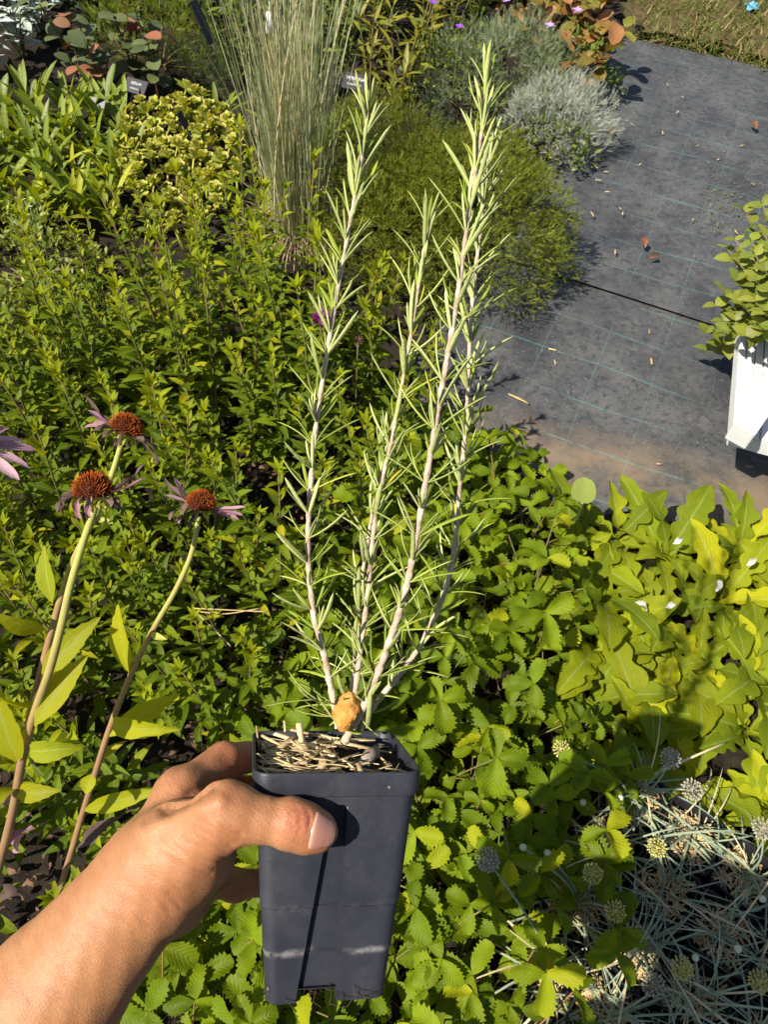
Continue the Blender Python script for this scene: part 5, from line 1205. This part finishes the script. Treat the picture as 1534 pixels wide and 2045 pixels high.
for pl, wdt, amp in CRE:
    dm = np.min([seg2(hx_, hy_, pl[i], pl[i + 1]) for i in range(len(pl) - 1)], axis=0); disp += amp * np.exp(-(dm / wdt) ** 2)
disp *= (HN[:, 2] > -.1) * (HV[:, 2] > -.43)
disp += .00025 * np.sin(HV[:, 0] * 420 + HV[:, 1] * 260) * np.sin(HV[:, 1] * 380 - HV[:, 0] * 150)
tend = seg2(hx_, hy_, (285, 1660), (440, 1600)); disp -= .0016 * np.exp(-(tend / 14) ** 2) * (HN[:, 2] > 0)
hol = seg2(hx_, hy_, (330, 1615), (420, 1565)); disp += .0026 * np.exp(-(hol / 15) ** 2) * (HN[:, 2] > 0)
HV = HV - HN * disp[:, None]
red = np.zeros(len(HV))
for (c, s, w_) in [(hc(600, 1640, .358), .013, 1.0), (hc(470, 1500, .455), .03, .7), (hc(655, 1660, .36), .012, .7), (hc(460, 1592, .36), .012, .35), (hc(480, 1580, .475), .03, .8), (hc(490, 1768, .475), .03, .8), (hc(360, 1580, .415), .014, .4)]:
    red += w_ * np.exp(-((HV - np.asarray(c)) ** 2).sum(1) / s ** 2)
for pl, wdt, amp in CRE: red += .25 * np.exp(-(np.min([seg2(hx_, hy_, pl[i], pl[i + 1]) for i in range(len(pl) - 1)], axis=0) / (wdt * 1.3)) ** 2)
R3 = np.array([[CX.x, CY.x, CZ.x], [CX.y, CY.y, CZ.y], [CX.z, CY.z, CZ.z]]); HVw = HV @ R3.T + np.array([0, 0, CAMH])
def skin_mat():
    N = NT('skin'); tc = N.n('ShaderNodeTexCoord'); P = tc.outputs['Object']; a = N.n('ShaderNodeAttribute'); a.attribute_name = 'rnd'
    n1 = N.noise(P, 35, 4, .6); n2 = N.noise(P, 260, 4, .65); n3 = N.noise(P, 900, 3, .6)
    col = N.mix(N.ramp(n1, .3, .7), (.315, .140, .058), (.41, .200, .092)); col = N.mix(N.math('MULTIPLY', N.ramp(n2, .45, .75), .30), col, (.36, .150, .080))
    col = N.mix(N.math('MULTIPLY', a.outputs['Fac'], .65, True), col, (.40, .125, .065))
    fr = N.n('ShaderNodeTexVoronoi'); fr.inputs['Scale'].default_value = 70; N.l(P, fr.inputs[0])
    col = N.mix(N.math('MULTIPLY', N.math('MULTIPLY', N.math('SUBTRACT', 1.0, N.ramp(fr.outputs['Distance'], .06, .16), True), N.ramp(N.noise(P, 30, 2), .5, .6)), .5), col, (.30, .13, .07))
    vo = N.n('ShaderNodeTexVoronoi', feature='DISTANCE_TO_EDGE'); vo.inputs['Scale'].default_value = 650; N.l(P, vo.inputs[0])
    mp = N.n('ShaderNodeMapping', vector_type='TEXTURE'); N.l(P, mp.inputs[0]); axd = (at(312, 1735, .39) - at(90, 2005, .39)).normalized(); mp.inputs['Rotation'].default_value = axd.to_track_quat('X', 'Z').to_euler(); mp.inputs['Scale'].default_value = (.22, 1, 1)
    wr = N.noise(mp.outputs[0], 130, 4, .6)
    nrm = N.bump(N.math('ADD', N.math('ADD', N.math('MULTIPLY', N.ramp(vo.outputs['Distance'], 0, .25), .35), N.math('MULTIPLY', n3, .5)), N.math('MULTIPLY', wr, 1.6)), .32, .0009)
    col = N.mix(N.math('MULTIPLY', N.ramp(wr, .52, .35), .28), col, (.27, .10, .045))
    b = N.bsdf(col, N.math('ADD', .42, N.math('MULTIPLY', n2, .2)), .42, nrm)
    b.inputs['Subsurface Weight'].default_value = .25; b.inputs['Subsurface Radius'].default_value = (1, .35, .2); b.inputs['Subsurface Scale'].default_value = .004
    return N.done(b)
M['skin'] = skin_mat()
# --- the rest of the body, behind the viewpoint
elbw = np.array(ELB) @ R3.T + np.array([0, 0, CAMH]); shL = (-.19, -.30, 1.28); shR = (.17, -.37, 1.31)
def body_sdf(p):
    L = [((0, -.40, .86), (0, -.38, 1.12), .135, .135), ((0, -.38, 1.12), (0, -.36, 1.24), .135, .115), (shL, shR, .062, .062), ((0, -.36, 1.27), (0, -.33, 1.44), .062, .052), ((0, -.31, 1.50), (0, -.30, 1.57), .078, .088),
         ((0, -.245, 1.46), (0, -.25, 1.5), .045, .05), (shL, tuple(elbw), .052, .044), (shR, (.25, -.24, 1.08), .052, .04), ((.25, -.24, 1.08), (.085, -.09, 1.40), .04, .027), ((.085, -.09, 1.40), (.075, -.07, 1.46), .03, .03)]
    for s in (-1, 1): L += [((.085 * s, -.40, .84), (.10 * s, -.37, .47), .085, .056), ((.10 * s, -.37, .47), (.10 * s, -.42, .10), .054, .036), ((.10 * s, -.43, .065), (.11 * s, -.26, .055), .036, .03)]
    d = None
    for a, b, ra, rb in L:
        q = cone(p, a, b, ra, rb); d = q if d is None else smin(d, q, .03)
    return d
BV, BF, _g = nets(body_sdf, (-.42, -.60, 0.0), (.38, .02, 1.70), .014)
person = MB(); person.add(HVw, [tuple(f) for f in HF.tolist()], None, np.clip(red, 0, 1.3)); person.add(BV, [tuple(f) for f in BF.tolist()], None, 0.0)
po = person.build('person', M['skin']); tag(po, 'person whose bare left arm holds up the potted rosemary', 'person')
def cloth(name, fn, lo, hi, a, b, h=.014):
    V_, F_, g_ = nets(fn, lo, hi, h); mb = MB(); mb.add(V_, [tuple(f) for f in F_.tolist()]); mb.build(name, plainmat(name + '_cloth', a, b, 30, rough=.9), po)
def shirt(p):
    L = [((0, -.40, .84), (0, -.38, 1.12), .152, .150), ((0, -.38, 1.12), (0, -.36, 1.24), .150, .13), (shL, shR, .078, .078), (shL, tuple(np.array(shL) * .55 + elbw * .45), .066, .066), (shR, (.21, -.30, 1.19), .066, .062)]
    d = None
    for a, b, ra, rb in L:
        q = cone(p, a, b, ra, rb); d = q if d is None else smin(d, q, .03)
    return d
cloth('shirt', shirt, (-.45, -.62, .66), (.40, .0, 1.48), (.10, .12, .2), (.08, .1, .16))
def trousers(p):
    d = cone(p, (-.06, -.40, .84), (.06, -.40, .84), .148, .148)
    for s in (-1, 1): d = smin(smin(d, cone(p, (.085 * s, -.40, .82), (.10 * s, -.37, .47), .105, .080), .03), cone(p, (.10 * s, -.37, .47), (.10 * s, -.42, .13), .080, .066), .02)
    return d
cloth('trousers', trousers, (-.32, -.60, .03), (.32, -.18, 1.02), (.05, .06, .10), (.04, .05, .08))
def hair(p): return np.maximum(np.minimum(cone(p, (0, -.325, 1.53), (0, -.315, 1.585), .094, .098), cone(p, (0, -.38, 1.56), (0, -.41, 1.40), .06, .04)), -cone(p, (0, -.20, 1.44), (0, -.20, 1.54), .085, .085))
cloth('hair', hair, (-.14, -.52, 1.30), (.14, -.16, 1.72), (.05, .03, .02), (.08, .05, .03), .01)
# thumb nail: a curved plate on the back of the thumb tip
ta, tb = np.array(hc(598, 1652, .3722)), np.array(hc(655, 1661, .3760)); axn = (tb - ta) / np.linalg.norm(tb - ta)
up = np.array([-.05, .36, 1.0]); up -= axn * up.dot(axn); up /= np.linalg.norm(up); sd_ = np.cross(axn, up)
V = []; nn2 = 14; mm = 12
org = np.array(hc(611, 1653, .3730))
for i in range(nn2 + 1):
    u = i / nn2; half = 1.02 * (1 - .22 * max(0, (u - .8) / .2) ** 2 - .16 * max(0, (.25 - u) / .25) ** 2)
    for j in range(mm + 1):
        a = half * (2 * j / mm - 1) * .92; curve = .0012 * (1 - (2 * j / mm - 1) ** 2)
        s = .0005 + .0134 * u + (curve if u > .7 else -curve * (1 - u)); 
        V.append(org + axn * s + (sd_ * math.sin(a) + up * math.cos(a)) * .0098)
V = np.array(V, np.float32)
for _ in range(3):
    e = .0004; f0 = hand_sdf(V); G = np.stack([(hand_sdf(V + np.eye(3, dtype=np.float32)[k] * e) - f0) / e for k in range(3)], 1); G /= np.maximum(np.linalg.norm(G, axis=1), 1e-6)[:, None]
    V = V - (f0 - .00045)[:, None] * G
ii = np.repeat(np.arange(nn2 + 1), mm + 1) / nn2; jj = np.tile(np.arange(mm + 1), nn2 + 1) / mm * 2 - 1
edge_ = np.maximum(np.abs(jj), (ii < .06) * 1.0) ; V = V - G * (.0012 * (edge_ > .97))[:, None] + G * (.0003 * (1 - jj ** 2))[:, None]
UVn = np.stack([ii, jj * .5 + .5], 1)
Fc = [(i * (mm + 1) + j, i * (mm + 1) + j + 1, (i + 1) * (mm + 1) + j + 1, (i + 1) * (mm + 1) + j) for i in range(nn2) for j in range(mm)]
N = NT('nail'); u_ = N.n('ShaderNodeUVMap'); s_ = N.n('ShaderNodeSeparateXYZ'); N.l(u_.outputs[0], s_.inputs[0])
c_ = N.mix(N.ramp(s_.outputs[0], .86, .92), (.40, .19, .14), (.46, .31, .22)); c_ = N.mix(N.math('SUBTRACT', 1.0, N.ramp(s_.outputs[0], .05, .2), True), c_, (.46, .27, .19))
nm = N.done(N.bsdf(c_, .28, .5))
mb = MB(); mb.add(V @ R3.T + np.array([0, 0, CAMH]), Fc, UVn); mb.build('thumbnail', nm, po)
